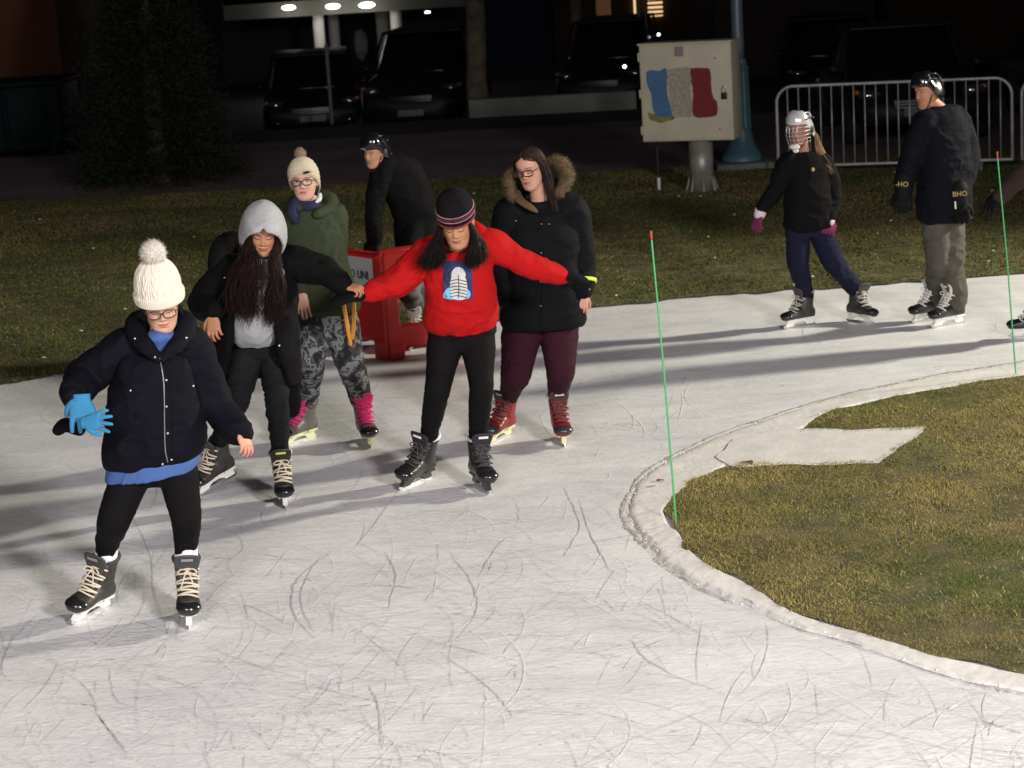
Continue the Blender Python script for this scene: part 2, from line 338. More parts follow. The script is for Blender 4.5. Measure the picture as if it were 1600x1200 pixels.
# ---- skates
def skate(parent, px, py, yaw, sch, roll=0, pitch=0, lift=0, s=1.0, label=None):
    s *= 1.06; wx = 1.14; g = G(px, py); M = Matrix.Translation((g.x, g.y, lift)) @ Matrix.Rotation(PI+R(yaw), 4, 'Z') @ Matrix.Rotation(R(pitch), 4, 'X') @ Matrix.Rotation(R(roll), 4, 'Y') @ Matrix.Diagonal((s*wx, s, s, 1))
    b = MB(); X = (1, 0, 0)
    loft(b, [((0, -.125, .10), (.022, 0, 0), (0, 0, .030)), ((0, -.115, .105), (.034, 0, 0), (0, 0, .038)), ((0, -.06, .112), (.038, 0, 0), (0, 0, .045)), ((0, 0, .112), (.037, 0, 0), (0, 0, .046)), ((0, .06, .102), (.045, 0, 0), (0, 0, .037)), ((0, .11, .096), (.047, 0, 0), (0, 0, .031)), ((0, .145, .092), (.036, 0, 0), (0, 0, .025)), ((0, .158, .090), (.018, 0, 0), (0, 0, .015))], 28, 2.5, 4)
    loft(b, [((0, -.06, .08), (.036, 0, 0), (0, .060, 0)), ((0, -.055, .13), (.040, 0, 0), (0, .064, .0)), ((0, -.058, .18), (.043, 0, 0), (0, .058, .012)), ((0, -.064, .225), (.046, 0, 0), (0, .055, .008)), ((0, -.074, .262), (.049, 0, 0), (0, .056, -.014))], 28, 2.3, 4)
    b.remesh(.006, 3)
    v = b.V(); # hollow the collar a little
    bm_ = sch['boot']; b.xf(M); o = b.build('skate', bm_, parent, label=label)
    def sub(mb, nm, m, sm=True): mb.xf(M); return mb.build(nm, m, o, sm)
    t = MB(); ell(t, (0, .118, .094), (.0495, .050, .0345), 22, 14, fn=lambda v: 1-.10*(v[:, 2] < -.2)); sub(t, 'toe_cap', sch['toe'])
    t = MB(); loft(t, [((0, .066, .138), (.024, 0, 0), (0, .004, .006)), ((0, .022, .178), (.028, 0, 0), (0, .006, .006)), ((0, .004, .225), (.038, 0, 0), (0, .009, .003)), ((0, .010, .270), (.050, 0, 0), (0, .011, .0)), ((0, .024, .296), (.046, 0, 0), (0, .009, -.002)), ((0, .030, .304), (.026, 0, 0), (0, .004, -.001))], 22, 2.6, 4); tg = sub(t, 'tongue', sch['tongue'])
    if sch.get('badge'):
        t = MB(); bbox(t, (0, .034, .283), (.046, .004, .012), .001, Matrix.Rotation(-.15, 3, 'X')); sub(t, 'tongue_badge', sch['badge'])
    t = MB(); c = []
    for k in range(25):
        th = 2*PI*k/24; 
        if abs(math.sin(th)-1) < .18: continue
        c.append((.048*math.cos(th), -.074+.054*math.sin(th), .262-.014*math.sin(th)))
    i0 = max(range(len(c)-1), key=lambda i: (Vector(c[i+1])-Vector(c[i])).length); c = c[i0+1:-1]+c[:i0+1]
    tube(t, c, .0085, 8, 2); sub(t, 'collar', sch['rim'])
    t = MB(); rows = sch.get('rows', 7)
    for k in range(rows):
        q = k/(rows-1); y = .078*(1-q)+.0035*q+.006*math.sin(q*3); z = .139*(1-q)+.232*q-.012*math.sin(q*PI); w = .036+.006*q; sk = (-1)**k*.006
        tube(t, [(-w*1.06, y-.017, z-.009-sk), (-w*.6, y+.002, z+.002-sk*.5), (0, y+.008, z+.007), (w*.6, y+.002, z+.002+sk*.5), (w*1.06, y-.017, z-.009+sk)], .0046, 6, 3)
    if sch.get('bow', 1):
        for sx in (-1, 1):
            tube(t, [(0, .022, .235), (sx*.022, .034, .244), (sx*.036, .036, .228), (sx*.018, .032, .222), (0, .024, .232)], .003, 6, 3)
            tube(t, [(0, .022, .232), (sx*.012, .036, .21), (sx*.020, .046, .18), (sx*.028, .052, .165)], .0028, 6, 3)
    sub(t, 'laces', sch['lace'])
    t = MB(); prof = [(-.118, .074), (-.112, .045), (-.122, .020), (-.10, .018), (-.055, .020), (-.045, .034), (-.02, .044), (.03, .044), (.055, .034), (.065, .020), (.12, .018), (.138, .024), (.120, .045), (.132, .070)]
    prism(t, prof, -.011, .011); bbox(t, (0, -.085, .066), (.056, .075, .012), .004); bbox(t, (0, .085, .066), (.060, .085, .012), .004); h = sub(t, 'blade_holder', sch['holder'], False)
    t = MB(); prof = [(-.138, .020), (-.142, .010), (-.128, .001), (-.09, 0), (.10, 0), (.135, .004), (.153, .018), (.150, .026), (.12, .022), (-.12, .022)]
    prism(t, prof, -.002, .002); sub(t, 'blade', sch['blade'], False)
    o['_'] = 0; del o['_']
    return M @ Vector((0, -.068, .24)), M @ Vector((0, -.066, .15)), M
STEEL = mat('blade_steel', (.75, .75, .75), .22, 1.0)
HOLD_W = mat('white_holder', (.75, .75, .72), .4); HOLD_B = mat('black_holder', (.03, .03, .03), .35)
HOLD_Y = mat('aged_holder', (.66, .66, .40), .4)
LEA = mat('black_leather', (.018, .017, .017), .34, bump=.15, bscale=150)
GREYB = mat('dark_grey_boot', (.032, .030, .028), .5, bump=.25, bscale=90, var=.4, vscale=30)
TOEB = mat('black_toe_plastic', (.012, .013, .015), .22, coat=.2)
CREAM = mat('cream_lace', (.62, .55, .42), .85); WFELT = mat('white_felt', (.7, .68, .62), .9)
GREYT = mat('grey_tongue', (.045, .045, .05), .6, bump=.3, bscale=120)
SCH = dict(
 white_lace=dict(boot=GREYB, toe=TOEB, tongue=GREYT, lace=CREAM, holder=HOLD_W, blade=STEEL, rim=mat('dark_rim', (.04, .04, .045), .8), badge=mat('grey_badge', (.22, .22, .22), .5), rows=8),
 felt=dict(boot=GREYB, toe=TOEB, tongue=LEA, lace=CREAM, holder=HOLD_W, blade=STEEL, rim=WFELT, badge=mat('lime_badge', (.5, .55, .08), .5), rows=8),
 pink=dict(boot=mat('grey_boot_shell', (.10, .095, .085), .45), toe=TOEB, tongue=mat('pink_tongue', (.62, .03, .15), .8, bump=.3, bscale=120), lace=mat('pink_lace', (.60, .02, .16), .7), holder=HOLD_Y, blade=STEEL, rim=mat('pink_rim', (.6, .03, .15), .8), rows=9),
 black=dict(boot=LEA, toe=TOEB, tongue=mat('black_tongue', (.015, .015, .022), .6), lace=mat('black_lace', (.04, .04, .04), .6), holder=HOLD_B, blade=STEEL, rim=mat('white_liner', (.7, .72, .72), .8), badge=mat('white_badge', (.7, .7, .7), .5), rows=7),
 red=dict(boot=mat('red_boot_leather', (.20, .012, .012), .38, bump=.3, bscale=60, var=.3), toe=mat('dark_toe', (.03, .03, .033), .3), tongue=mat('dark_red_tongue', (.05, .02, .02), .6), lace=mat('dark_red_lace', (.16, .02, .02), .7), holder=HOLD_Y, blade=STEEL, rim=WFELT, badge=mat('pale_badge', (.4, .4, .38), .5), rows=8),
 child=dict(boot=GREYB, toe=TOEB, tongue=GREYT, lace=mat('pale_lace', (.5, .47, .4), .8), holder=HOLD_W, blade=STEEL, rim=mat('mid_rim', (.3, .3, .3), .8), rows=7),
 hockey=dict(boot=LEA, toe=TOEB, tongue=mat('white_tongue', (.6, .6, .58), .6), lace=mat('white_lace', (.7, .7, .66), .7), holder=HOLD_W, blade=STEEL, rim=mat('black_rim', (.03, .03, .03), .8), badge=mat('white_mark', (.7, .7, .7), .5), rows=5))
# ---- clothes and hair
def limb(mb, pts, rad, n=18, sub=6, flat=1.0): return tube(mb, pts, rad, n, sub, True, flat)
def leg(mb, hip, knee, ank, r, low=None):
    """r = thigh, knee, calf, ankle"""
    h, k, a = Vector(hip), Vector(knee), Vector(ank); back = V(0, .018, 0)
    pts = [h, h.lerp(k, .35), h.lerp(k, .75), k, k.lerp(a, .35)+back, k.lerp(a, .75)+back*.5, a]
    rr = [r[0]*1.02, r[0], r[1]*1.1, r[1], r[2], (r[2]+2*r[3])/3, r[3]]
    if low is not None: pts.append(Vector(low)); rr.append(r[3]*.97)
    tube(mb, pts, rr, 18, 4)
def body_mesh(root, J, skin, hd, hands, neckr=.05):
    mb = MB(); g = MB()
    ch = (J['shR']+J['shL'])/2; pv = (J['hipR']+J['hipL'])/2; w = (J['shR']-J['shL']).length/2*.7
    d = (J['shL']-J['shR']).normalized()
    bk = V(0, 0, 1).cross(d).normalized()
    loft(g, [(J['neck']+V(0, 0, .0), d*.05, bk*.05), (ch-V(0, 0, .05), d*w, bk*.08), (ch.lerp(pv, .5), d*w*.8, bk*.08), (pv, d*.13, bk*.09), (pv-V(0, 0, .06), d*.08, bk*.06)], 20, 2.2, 4)
    for s in 'RL':
        tube(g, [J['sh'+s].lerp(ch, .3), J['sh'+s], J['el'+s], J['wr'+s]], [.04, .042, .034, .025], 12, 5)
        tube(g, [J['hip'+s], J['kn'+s], J['an'+s], J['ft'+s]], [.05, .034, .016, .014], 12, 1)
    H = hd['H']
    tube(g, [H @ V(0, -.02, -.03), H @ V(0, -.018, -.075), J['neck'], J['neck']-V(0, 0, .04)], [neckr*1.02, neckr, neckr*1.05, neckr*1.2], 18, 5)
    g.remesh(.009, 3); g.c = [np.broadcast_to(np.array(skin), (g.n, 3))]; g.hascol = True; mb.merge(g)
    head(mb, H, skin, **{k: v for k, v in hd.items() if k != 'H'})
    for h in hands:
        g = MB(); hand(g, **h); g.remesh(.0027, 2); v = g.V(); tip = np.clip((v-np.array(h['wr']))@np.array(Vector(h['d']).normalized())/.16, 0, 1)[:, None]
        g.c = [np.array(skin)*(1-tip*.25*np.array([.1, 1, 1]))]; g.hascol = True; mb.merge(g)
    return mb.build('body', SKIN, root)
SKIN = mat('skin', (.5, .3, .2), .5, attr=True, spec=.4, bump=.06, bscale=300)
SKIN.node_tree.nodes['Principled BSDF'].inputs['Subsurface Weight'].default_value = .08
SKIN.node_tree.nodes['Principled BSDF'].inputs['Subsurface Radius'].default_value = (.01, .004, .002)
def strands(mb, guides, n, spread=.02, r=.0035, wave=.008, wf=14, seed=1, taper=.3, cap=None):
    rg = np.random.default_rng(seed)
    for k in range(n):
        u = rg.random()*(len(guides)-1); i = int(u); t = u-i; A = np.array([list(p) for p in guides[i]], float); B = np.array([list(p) for p in guides[i+1]], float)
        P = A*(1-t)+B*t; m = len(P); off = rg.normal(0, spread, 3); gr = np.linspace(.15, 1, m)[:, None]; P = P+off*gr
        stop = rg.uniform(.78, 1.0); P = cat_rom(P, 7); P = P[:max(6, int(len(P)*stop))]; L = np.linspace(0, 1, len(P)); ph = rg.normal(0, .8, 2)+i*1.7
        P = P+np.stack([np.sin(L*wf+ph[0]), np.cos(L*wf*1.1+ph[1]), 0*L], 1)*(wave*L[:, None]**.7)
        rr = r*np.interp(L, [0, .1, .7, 1], [.7, 1, .9, taper]); tube(mb, P, rr.tolist(), 3, 1, False)
    return mb
def fuzz(mb, base_v, base_n, n, L, r, seed=1, jit=.5, down=0):
    rg = np.random.default_rng(seed); idx = rg.integers(0, len(base_v), n); vs = []; fs = []
    for q, i in enumerate(idx):
        d = base_n[i]+rg.normal(0, jit, 3)+np.array((0, 0, -down)); d /= np.linalg.norm(d); u = np.cross(d, rg.normal(0, 1, 3)); u /= np.linalg.norm(u); w = np.cross(d, u); l = L*rg.uniform(.6, 1.25); p = base_v[i]+rg.normal(0, r, 3)
        k = len(vs)
        for a in range(3): vs.append(p+r*(math.cos(a*2.09)*u+math.sin(a*2.09)*w))
        vs.append(p+d*l+rg.normal(0, .12*L, 3)); fs += [(k, k+1, k+3), (k+1, k+2, k+3), (k+2, k, k+3)]
    mb.add(vs, fs); return mb
def hatgrid(H, prof, disp=None, n=220, rows=90, cy=-.008, tilt=0, thick=.004):
    """prof: (z, half width x, half depth y) list in head space from rim to crown"""
    P = cat_rom(np.array(prof, float), 14); t = np.linspace(0, 1, len(P)); tt = np.linspace(0, 1, rows); Z = np.interp(tt, t, P[:, 0]); W = np.interp(tt, t, P[:, 1]); D = np.interp(tt, t, P[:, 2]); C = np.interp(tt, t, P[:, 3] if P.shape[1] > 3 else np.full(len(P), cy))
    th = np.linspace(0, 2*PI, n, endpoint=False); rings = []
    for w_ in (.86,): rings.append(np.stack([np.sin(th)*W[0]*w_, C[0]+np.cos(th)*D[0]*w_, Z[0]+.03+tilt*np.cos(th)], 1)); rings.append(np.stack([np.sin(th)*(W[0]-.006), C[0]+np.cos(th)*(D[0]-.006), Z[0]+tilt*np.cos(th)], 1))
    for k in range(rows):
        d = disp(th, tt[k]) if disp else 0
        rings.append(np.stack([np.sin(th)*(W[k]+d), C[k]+np.cos(th)*(D[k]+d), Z[k]+tilt*(1-tt[k])*np.cos(th)], 1))
    v, f = skinrings(rings); mb = MB(); mb.add(v, f); mb.xf(H); return mb
def glasses(root, H, col, w=.029, h=.020, r=.0024):
    r *= 1.25
    m = MM('glasses_'+str(col), col, .3); g = MB(); l = MB()
    for sx in (-1, 1):
        pts = []
        for k in range(25):
            a = 2*PI*k/24; e = 2/2.9; x = math.copysign(abs(math.cos(a))**e, math.cos(a)); z = math.copysign(abs(math.sin(a))**e, math.sin(a))
            pts.append((sx*.0345+x*w, .1005-abs(sx*.0345+x*w)**2*2.2, -.001+z*h))
        tube(g, pts, r, 6, 1, False)
        v = np.array(pts[:-1]); c = v.mean(0); l.add(np.vstack([v, c]), [(k, (k+1) % 24, 24) for k in range(24)])
        tube(g, [(sx*.064, .092, .006), (sx*.074, .07, .008), (sx*.077, .0, .004)], r*.9, 6, 2)
    tube(g, [(-.007, .1015, .004), (0, .1035, .007), (.007, .1015, .004)], r, 6, 2)
    g.xf(H); o = g.build('glasses', m, root); l.xf(H)
    lm = MM('lens', (1, 1, 1), .12, alpha=.025, spec=.3); l.build('lens', lm, o)
def decal(mb, bvh, X, Y, off=.003):
    """2D arrays of pixels -> points laid on the cloth they fall on"""
    n, m = X.shape; v = []
    for i in range(n):
        for j in range(m):
            d = ray(X[i, j], Y[i, j]).normalized(); h = bvh.ray_cast(CAM, d)
            v.append(list(h[0]-d*off) if h[0] is not None else None)
    idx = {}; vs = []; fs = []
    for i in range(n*m):
        if v[i] is not None: idx[i] = len(vs); vs.append(v[i])
    for i in range(n-1):
        for j in range(m-1):
            q = [i*m+j, i*m+j+1, (i+1)*m+j+1, (i+1)*m+j]
            if all(x in idx for x in q): fs.append(tuple(idx[x] for x in q))
    mb.add(vs, fs); return mb
def hitp(bvh, px, py, off=0):
    d = ray(px, py).normalized(); h = bvh.ray_cast(CAM, d)
    return (h[0]-d*off, h[1]) if h[0] is not None else (None, None)
def bvhs(*mbs):
    m = MB()
    for x in mbs: m.merge(x)
    return m.bvh()
def linedecal(mb, bvh, pts, r, off=0, sub=4):
    P = cat_rom([(*p, 0) for p in pts], sub); q = [hitp(bvh, p[0], p[1], off)[0] for p in P]; q = [x for x in q if x is not None]
    if len(q) > 2: tube(mb, q, r, 6, 1)
    return mb
def torso(mb, Y, rows, n=36, e=2.35, sub=5):
    """rows: px, py, dy, half width (m), half depth (m), yaw deg"""
    rs = []
    for row in rows:
        (px, py, dy, hw, hd, yw) = row[:6]; ti = row[6] if len(row) > 6 else 0
        c = PT(px, py, Y+dy); a = R(yw); rs.append((c, (math.cos(a)*hw, math.sin(a)*hw, ti*hw), (-math.sin(a)*hd, math.cos(a)*hd, 0)))
    return loft(mb, rs, n, e, sub)
# ------------------------------------------------------------------ world and light
wd = bpy.data.worlds.new('World'); SC.world = wd; wd.use_nodes = True
bg = wd.node_tree.nodes['Background']; bg.inputs[0].default_value = (.30, .34, .55, 1); bg.inputs[1].default_value = .022
SC.view_settings.view_transform = 'Standard'; SC.view_settings.look = 'None'; SC.view_settings.exposure = 0; SC.view_settings.gamma = 1
SC.render.engine = 'CYCLES'
def spot(name, loc, at, P, col, ang=100, size=.25, blend=.6):
    l = bpy.data.lights.new(name, 'SPOT'); l.energy = P; l.color = col; l.spot_size = R(ang); l.spot_blend = blend; l.shadow_soft_size = size
    o = bpy.data.objects.new(name, l); COL.objects.link(o); o.location = loc; o.rotation_euler = (Vector(at)-Vector(loc)).to_track_quat('-Z', 'Y').to_euler(); return o
spot('rink_floodlight', (14.4, 16.2, 6.2), (1.2, 11.0, 0), 11300, (1.0, .95, .78), 80, .45)
spot('stand_floodlight', (6.2, -3.6, 5.6), (-.2, 8.8, 0), 9800, (1.0, .93, .94), 66, .8, 1.0)
spot('front_left_fill', (-3.0, -4.0, 6.5), (0, 13.0, 0), 4400, (1, .92, .86), 74, 2.2, 1)  # soft fill added from the front left to lighten shadows, not a real lamp
# ------------------------------------------------------------------ ground, lawns, ice
def gp(L, z=0.0): return [tuple(G(x, y, z)) for x, y in L]
gm = MB(); gm.add([(x, y, z) for y, z in ((-20, -.03), (36.2, -.03), (38.2, -.60), (260, -.60)) for x in (-160, 160)], [(2*k, 2*k+1, 2*k+3, 2*k+2) for k in range(3)])
structure(gm, 'ground', mat('asphalt', (.035, .034, .036), .8, var=.3, vscale=2, bump=.3, bscale=40))
far_edge = [(-420, 628), (-150, 612), (0, 601), (60, 594), (110, 584), (200, 574), (330, 561), (545, 536), (700, 514), (920, 483), (1100, 464), (1230, 455), (1420, 443), (1600, 428), (1800, 412), (2100, 384)]
fe = cat_rom([(x, y, 0) for x, y in far_edge], 6)
rg = np.random.default_rng(3); few = [G(p[0], p[1]) for p in fe]
few = [V(p.x, p.y+rg.normal(0, .02), 0) for p in few]
icep = [(p.x, p.y-.0) for p in few]
# the ice runs on a little under the lawn's edge
ice = MB(); vs = [(p.x, p.y+.25, 0) for p in few]+[(9, 1.0, 0), (-8, 1.0, 0)]
def mat_ice():
    m = bpy.data.materials.new('ice'); m.use_nodes = True; nt = m.node_tree; N = nt.nodes; L = nt.links; b = N['Principled BSDF']
    tc = N.new('ShaderNodeTexCoord'); b.inputs['Roughness'].default_value = .5; b.inputs['Specular IOR Level'].default_value = .35
    def noise(sc, det, rot=0, st=(1, 1, 1), dist=0):
        mp = N.new('ShaderNodeMapping'); mp.inputs['Scale'].default_value = st; mp.inputs['Rotation'].default_value = (0, 0, rot); L.new(tc.outputs['Object'], mp.inputs[0])
        n = N.new('ShaderNodeTexNoise'); n.inputs['Scale'].default_value = sc; n.inputs['Detail'].default_value = det; n.inputs['Distortion'].default_value = dist; L.new(mp.outputs[0], n.inputs['Vector']); return n.outputs['Fac']
    def ramp(src, a, b_, ca, cb):
        r = N.new('ShaderNodeValToRGB'); r.color_ramp.elements[0].position = a; r.color_ramp.elements[1].position = b_; r.color_ramp.elements[0].color = (*ca, 1); r.color_ramp.elements[1].color = (*cb, 1); L.new(src, r.inputs[0]); return r.outputs[0]
    def mul(a, c):
        x = N.new('ShaderNodeMix'); x.data_type = 'RGBA'; x.blend_type = 'MULTIPLY'; x.inputs[0].default_value = 1; L.new(a, x.inputs[6]); L.new(c, x.inputs[7]); return x.outputs[2]
    c = ramp(noise(.9, 5, .3, (1, 1.6, 1)), .35, .68, (.77, .775, .79), (.88, .88, .88))
    for k, (sc, rot, st, lo) in enumerate(((2.2, .15, (1, 2.4, 1), .92), (5, -.5, (1, 7, 1), .965), (6, 1.1, (1, 9, 1), .965), (14, .1, (1, 2.2, 1), .94), (34, .6, (1, 1.3, 1), .96))):
        c = mul(c, ramp(noise(sc, 4, rot, st, .6), .38, .55, (lo, lo, lo*1.005), (1, 1, 1)))
    L.new(c, b.inputs['Base Color'])
    bp = N.new('ShaderNodeBump'); bp.inputs['Strength'].default_value = .38; bp.inputs['Distance'].default_value = .008
    a = N.new('ShaderNodeMath'); a.operation = 'ADD'; L.new(noise(9, 6, .4, (1, 2.5, 1), .8), a.inputs[0]); L.new(noise(28, 3, 0, (1, 2, 1)), a.inputs[1]); L.new(a.outputs[0], bp.inputs['Height']); L.new(bp.outputs[0], b.inputs['Normal'])
    r2 = N.new('ShaderNodeMapRange'); r2.inputs['To Min'].default_value = .3; r2.inputs['To Max'].default_value = .7; L.new(noise(4, 4), r2.inputs[0]); L.new(r2.outputs[0], b.inputs['Roughness'])
    return m
ICE = mat_ice()
structure(poly_sheet(vs, 0.0), 'ice', ICE)
# blade marks
def marks(name, n, seed, wd_, col, traced=()):
    rg = np.random.default_rng(seed); mb = MB(); vs = []; fs = []
    def strip(P, w):
        P = np.array(P); T = np.gradient(P, axis=0); T /= np.linalg.norm(T, axis=1)[:, None]+1e-9; Nn = np.stack([-T[:, 1], T[:, 0]], 1); k = len(vs); m = len(P)
        ww = w*np.sin(np.linspace(.08, PI-.08, m))**.5*rg.uniform(.5, 1.2, m)
        for i in range(m):
            vs.append((*(P[i]+Nn[i]*ww[i]/2), .0018+seed*.0006)); vs.append((*(P[i]-Nn[i]*ww[i]/2), .0018+seed*.0006))
        for i in range(m-1): a = k+2*i; fs.append((a, a+1, a+3, a+2))
    for t in traced:
        q = cat_rom([(*G(*p)[:2], 0) for p in t[1]], 8)[:, :2]; q = q+rg.normal(0, .0025, q.shape); strip(q, t[0])
    for _ in range(n):
        Y = rg.uniform(5.6, 15.5)**1.0; Y = 5.4+(Y-5.4)*rg.random()**.55; X = rg.uniform(-.29, .30)*Y
        if vnoise(np.array([[X*1.1, Y*1.1, seed]]), 5)[0] < rg.uniform(-.9, .5): continue
        hd = rg.choice([.25, -.35, -.55, 1.9, .05, -.2, 1.2])+rg.normal(0, .35); Ln = rg.gamma(2.0, .22)+.05; cv = rg.normal(0, .8); m = 14; a = hd+cv*np.linspace(0, Ln, m)+rg.normal(0, .02, m)
        st = Ln/m; P = np.stack([X+np.cumsum(np.cos(a))*st, Y+np.cumsum(np.sin(a))*st], 1)
        if inpoly(P[:, 0], P[:, 1], BERM_OUT).any() or not inpoly(P[:, 0], P[:, 1], ICEP).all(): continue
        strip(P, wd_*rg.uniform(.5, 1.4)*(1+max(0, Y-9)*.03))
    mb.add(vs, fs); return structure(mb, name, col)
lawn_px = [(2300, 500), (2000, 530), (1750, 565), (1600, 590), (1500, 605), (1400, 622), (1300, 645), (1252, 672), (1246, 681), (1330, 682), (1400, 678), (1445, 675), (1420, 690), (1400, 703), (1368, 722), (1300, 725), (1230, 724), (1160, 727), (1120, 737), (1078, 758), (1062, 775), (1045, 788), (1036, 803), (1060, 832), (1070, 862), (1110, 889), (1165, 915), (1232, 958), (1330, 990), (1450, 1025), (1600, 1060), (1800, 1105), (2300, 1210)]
near_lawn = gp(lawn_px)
rgx = np.random.default_rng(8)
def rough_edge(poly, amp, sub=8):
    out = []
    n = len(poly)
    for i in range(n):
        a = np.array(poly[i][:2]); b = np.array(poly[(i+1) % n][:2]); L = np.linalg.norm(b-a); k = max(1, int(L/.03)) if L < 3 else 4
        for j in range(k): out.append(a+(b-a)*j/k)
    o = np.array(out); p3 = np.column_stack([o, np.zeros(len(o))]); o[:, 0] += amp*fbm(p3*6, 3, 5); o[:, 1] += amp*fbm(p3*6, 3, 9); return [tuple(x) for x in o]
near_rough = rough_edge(near_lawn, .035)
berm_out_px = [(2300, 470), (2000, 500), (1750, 540), (1600, 566), (1480, 585), (1380, 605), (1290, 626), (1200, 655), (1140, 675), (1075, 703), (1030, 727), (1003, 748), (990, 768), (982, 790), (985, 812), (1000, 838), (1025, 868), (1062, 898), (1110, 925), (1180, 955), (1260, 985), (1330, 1004), (1400, 1030), (1500, 1062), (1600, 1082), (1800, 1130), (2300, 1240)]
berm_in_px = [(2300, 500), (2000, 530), (1750, 565), (1600, 590), (1500, 605), (1400, 622), (1300, 645), (1252, 672), (1190, 700), (1120, 737), (1085, 755), (1062, 775), (1045, 788), (1036, 800), (1038, 812), (1045, 825), (1060, 836), (1075, 862), (1110, 889), (1165, 915), (1232, 958), (1280, 976), (1330, 990), (1450, 1025), (1600, 1060), (1800, 1105), (2300, 1210)]
BERM_OUT = [tuple(G(x, y)[:2]) for x, y in berm_out_px]
ICEP = [(p.x, p.y) for p in few]+[(9, 1.0), (-8, 1.0)]
bo = cat_rom([(*G(x, y)[:2], 0) for x, y in berm_out_px], 26); bi = cat_rom([(*G(x, y)[:2], 0) for x, y in berm_in_px], 26)
bm_ = MB(); m = 18; vs = []; nb = len(bo)
for i in range(nb):
    for k in range(m+1):
        t = -.10+k/m*1.22; p = bo[i]+(bi[i]-bo[i])*t; vs.append([p[0], p[1], t])
vs = np.array(vs); t = vs[:, 2].copy(); nz = fbm(np.column_stack([vs[:, :2]*7, 0*t]), 4, 2); nz2 = fbm(np.column_stack([vs[:, :2]*30, 0*t]), 3, 4)
prof = np.interp(t, [-.1, -.02, .03, .08, .2, .5, .85, 1.0, 1.12], [-.006, -.003, .002, .009, .013, .013, .015, .016, -.012])
vs[:, 2] = prof+nz*.004*np.clip((t+.1)*4, 0, 1)+nz2*.0018
tt = np.column_stack([vs[:, :2]*9, 0*t]); vs[:, 0] += .02*fbm(tt, 3, 11)*(t < .2); vs[:, 1] += .02*fbm(tt, 3, 12)*(t < .2)
fs = [(i*(m+1)+k, i*(m+1)+k+1, (i+1)*(m+1)+k+1, (i+1)*(m+1)+k) for i in range(nb-1) for k in range(m)]
bm_.add(vs, fs)
# crushed ice crumbs along the lip
SNOW = mat('rough_ice', (.80, .785, .75), .5, bump=.35, bscale=26, var=.08, vscale=4)
structure(bm_, 'ice_kerb', SNOW, True)
cr = MB(); rgc = np.random.default_rng(5)
for _ in range(260):
    i = rgc.integers(0, nb); tq = abs(rgc.normal(0, .12))-.03 if rgc.random() < .7 else rgc.uniform(0, 1); p = bo[i]+(bi[i]-bo[i])*tq; r = rgc.uniform(.002, .006)
    ell(cr, (p[0], p[1], .010 if tq > .06 else .004), (r, r*rgc.uniform(.6, 1.3), r*.6), 6, 4)
structure(cr, 'ice_crumbs', SNOW, True, 'stuff')
# dirty seam where the lip meets the skated ice
rgs = np.random.default_rng(7); sm = MB(); vs = []; k = 0; fs = []
for i in range(0, nb):
    p = bo[i]; w = .004+.010*abs(rgs.normal())*(vnoise(np.array([[p[0]*3, p[1]*3, 0]]), 3)[0] > -.3); nn = bi[i]-bo[i]; nn = nn/(np.linalg.norm(nn)+1e-9); q = p-nn*.028+nn*.014*vnoise(np.array([[p[0]*9, p[1]*9, 3]]), 4)[0]
    vs += [(q[0]-nn[0]*w, q[1]-nn[1]*w, .0048), (q[0]+nn[0]*w, q[1]+nn[1]*w, .0050)]
    if i: fs.append((2*i-2, 2*i, 2*i+1, 2*i-1))
sm.add(vs, fs); structure(sm, 'kerb_seam', mat('dirty_seam', (.50, .47, .43), .7, var=.4, vscale=14))
# tongue of ice running into the lawn
tg = gp([(1150, 690), (1246, 674), (1330, 676), (1400, 672), (1450, 670), (1425, 692), (1400, 709), (1368, 728), (1300, 732), (1230, 731), (1150, 736), (1120, 720)])
structure(poly_sheet(rough_edge(tg, .035), .020), 'ice_patch', mat('flat_ice', (.78, .76, .72), .5, bump=.3, bscale=30, var=.1, vscale=5))
SOIL = mat('turf_soil', (.05, .045, .02), .95, rampcol=('L', [(.38, (.050, .052, .016)), (.62, (.135, .105, .045))]), rscale=5, bump=.6, bscale=60)
structure(poly_sheet(near_rough, .016), 'near_lawn', SOIL)
far_lawn = [(p.x, p.y) for p in few]+[(22, 25), (12, 25.4), (2, 26.2), (-6, 26.8), (-20, 27.5), (-22, 16)]
far_rough = [(p.x+rg.normal(0, .015), p.y+rg.normal(0, .02)) for p in few]+far_lawn[len(few):]
structure(poly_sheet(far_rough, .012), 'far_lawn', SOIL)
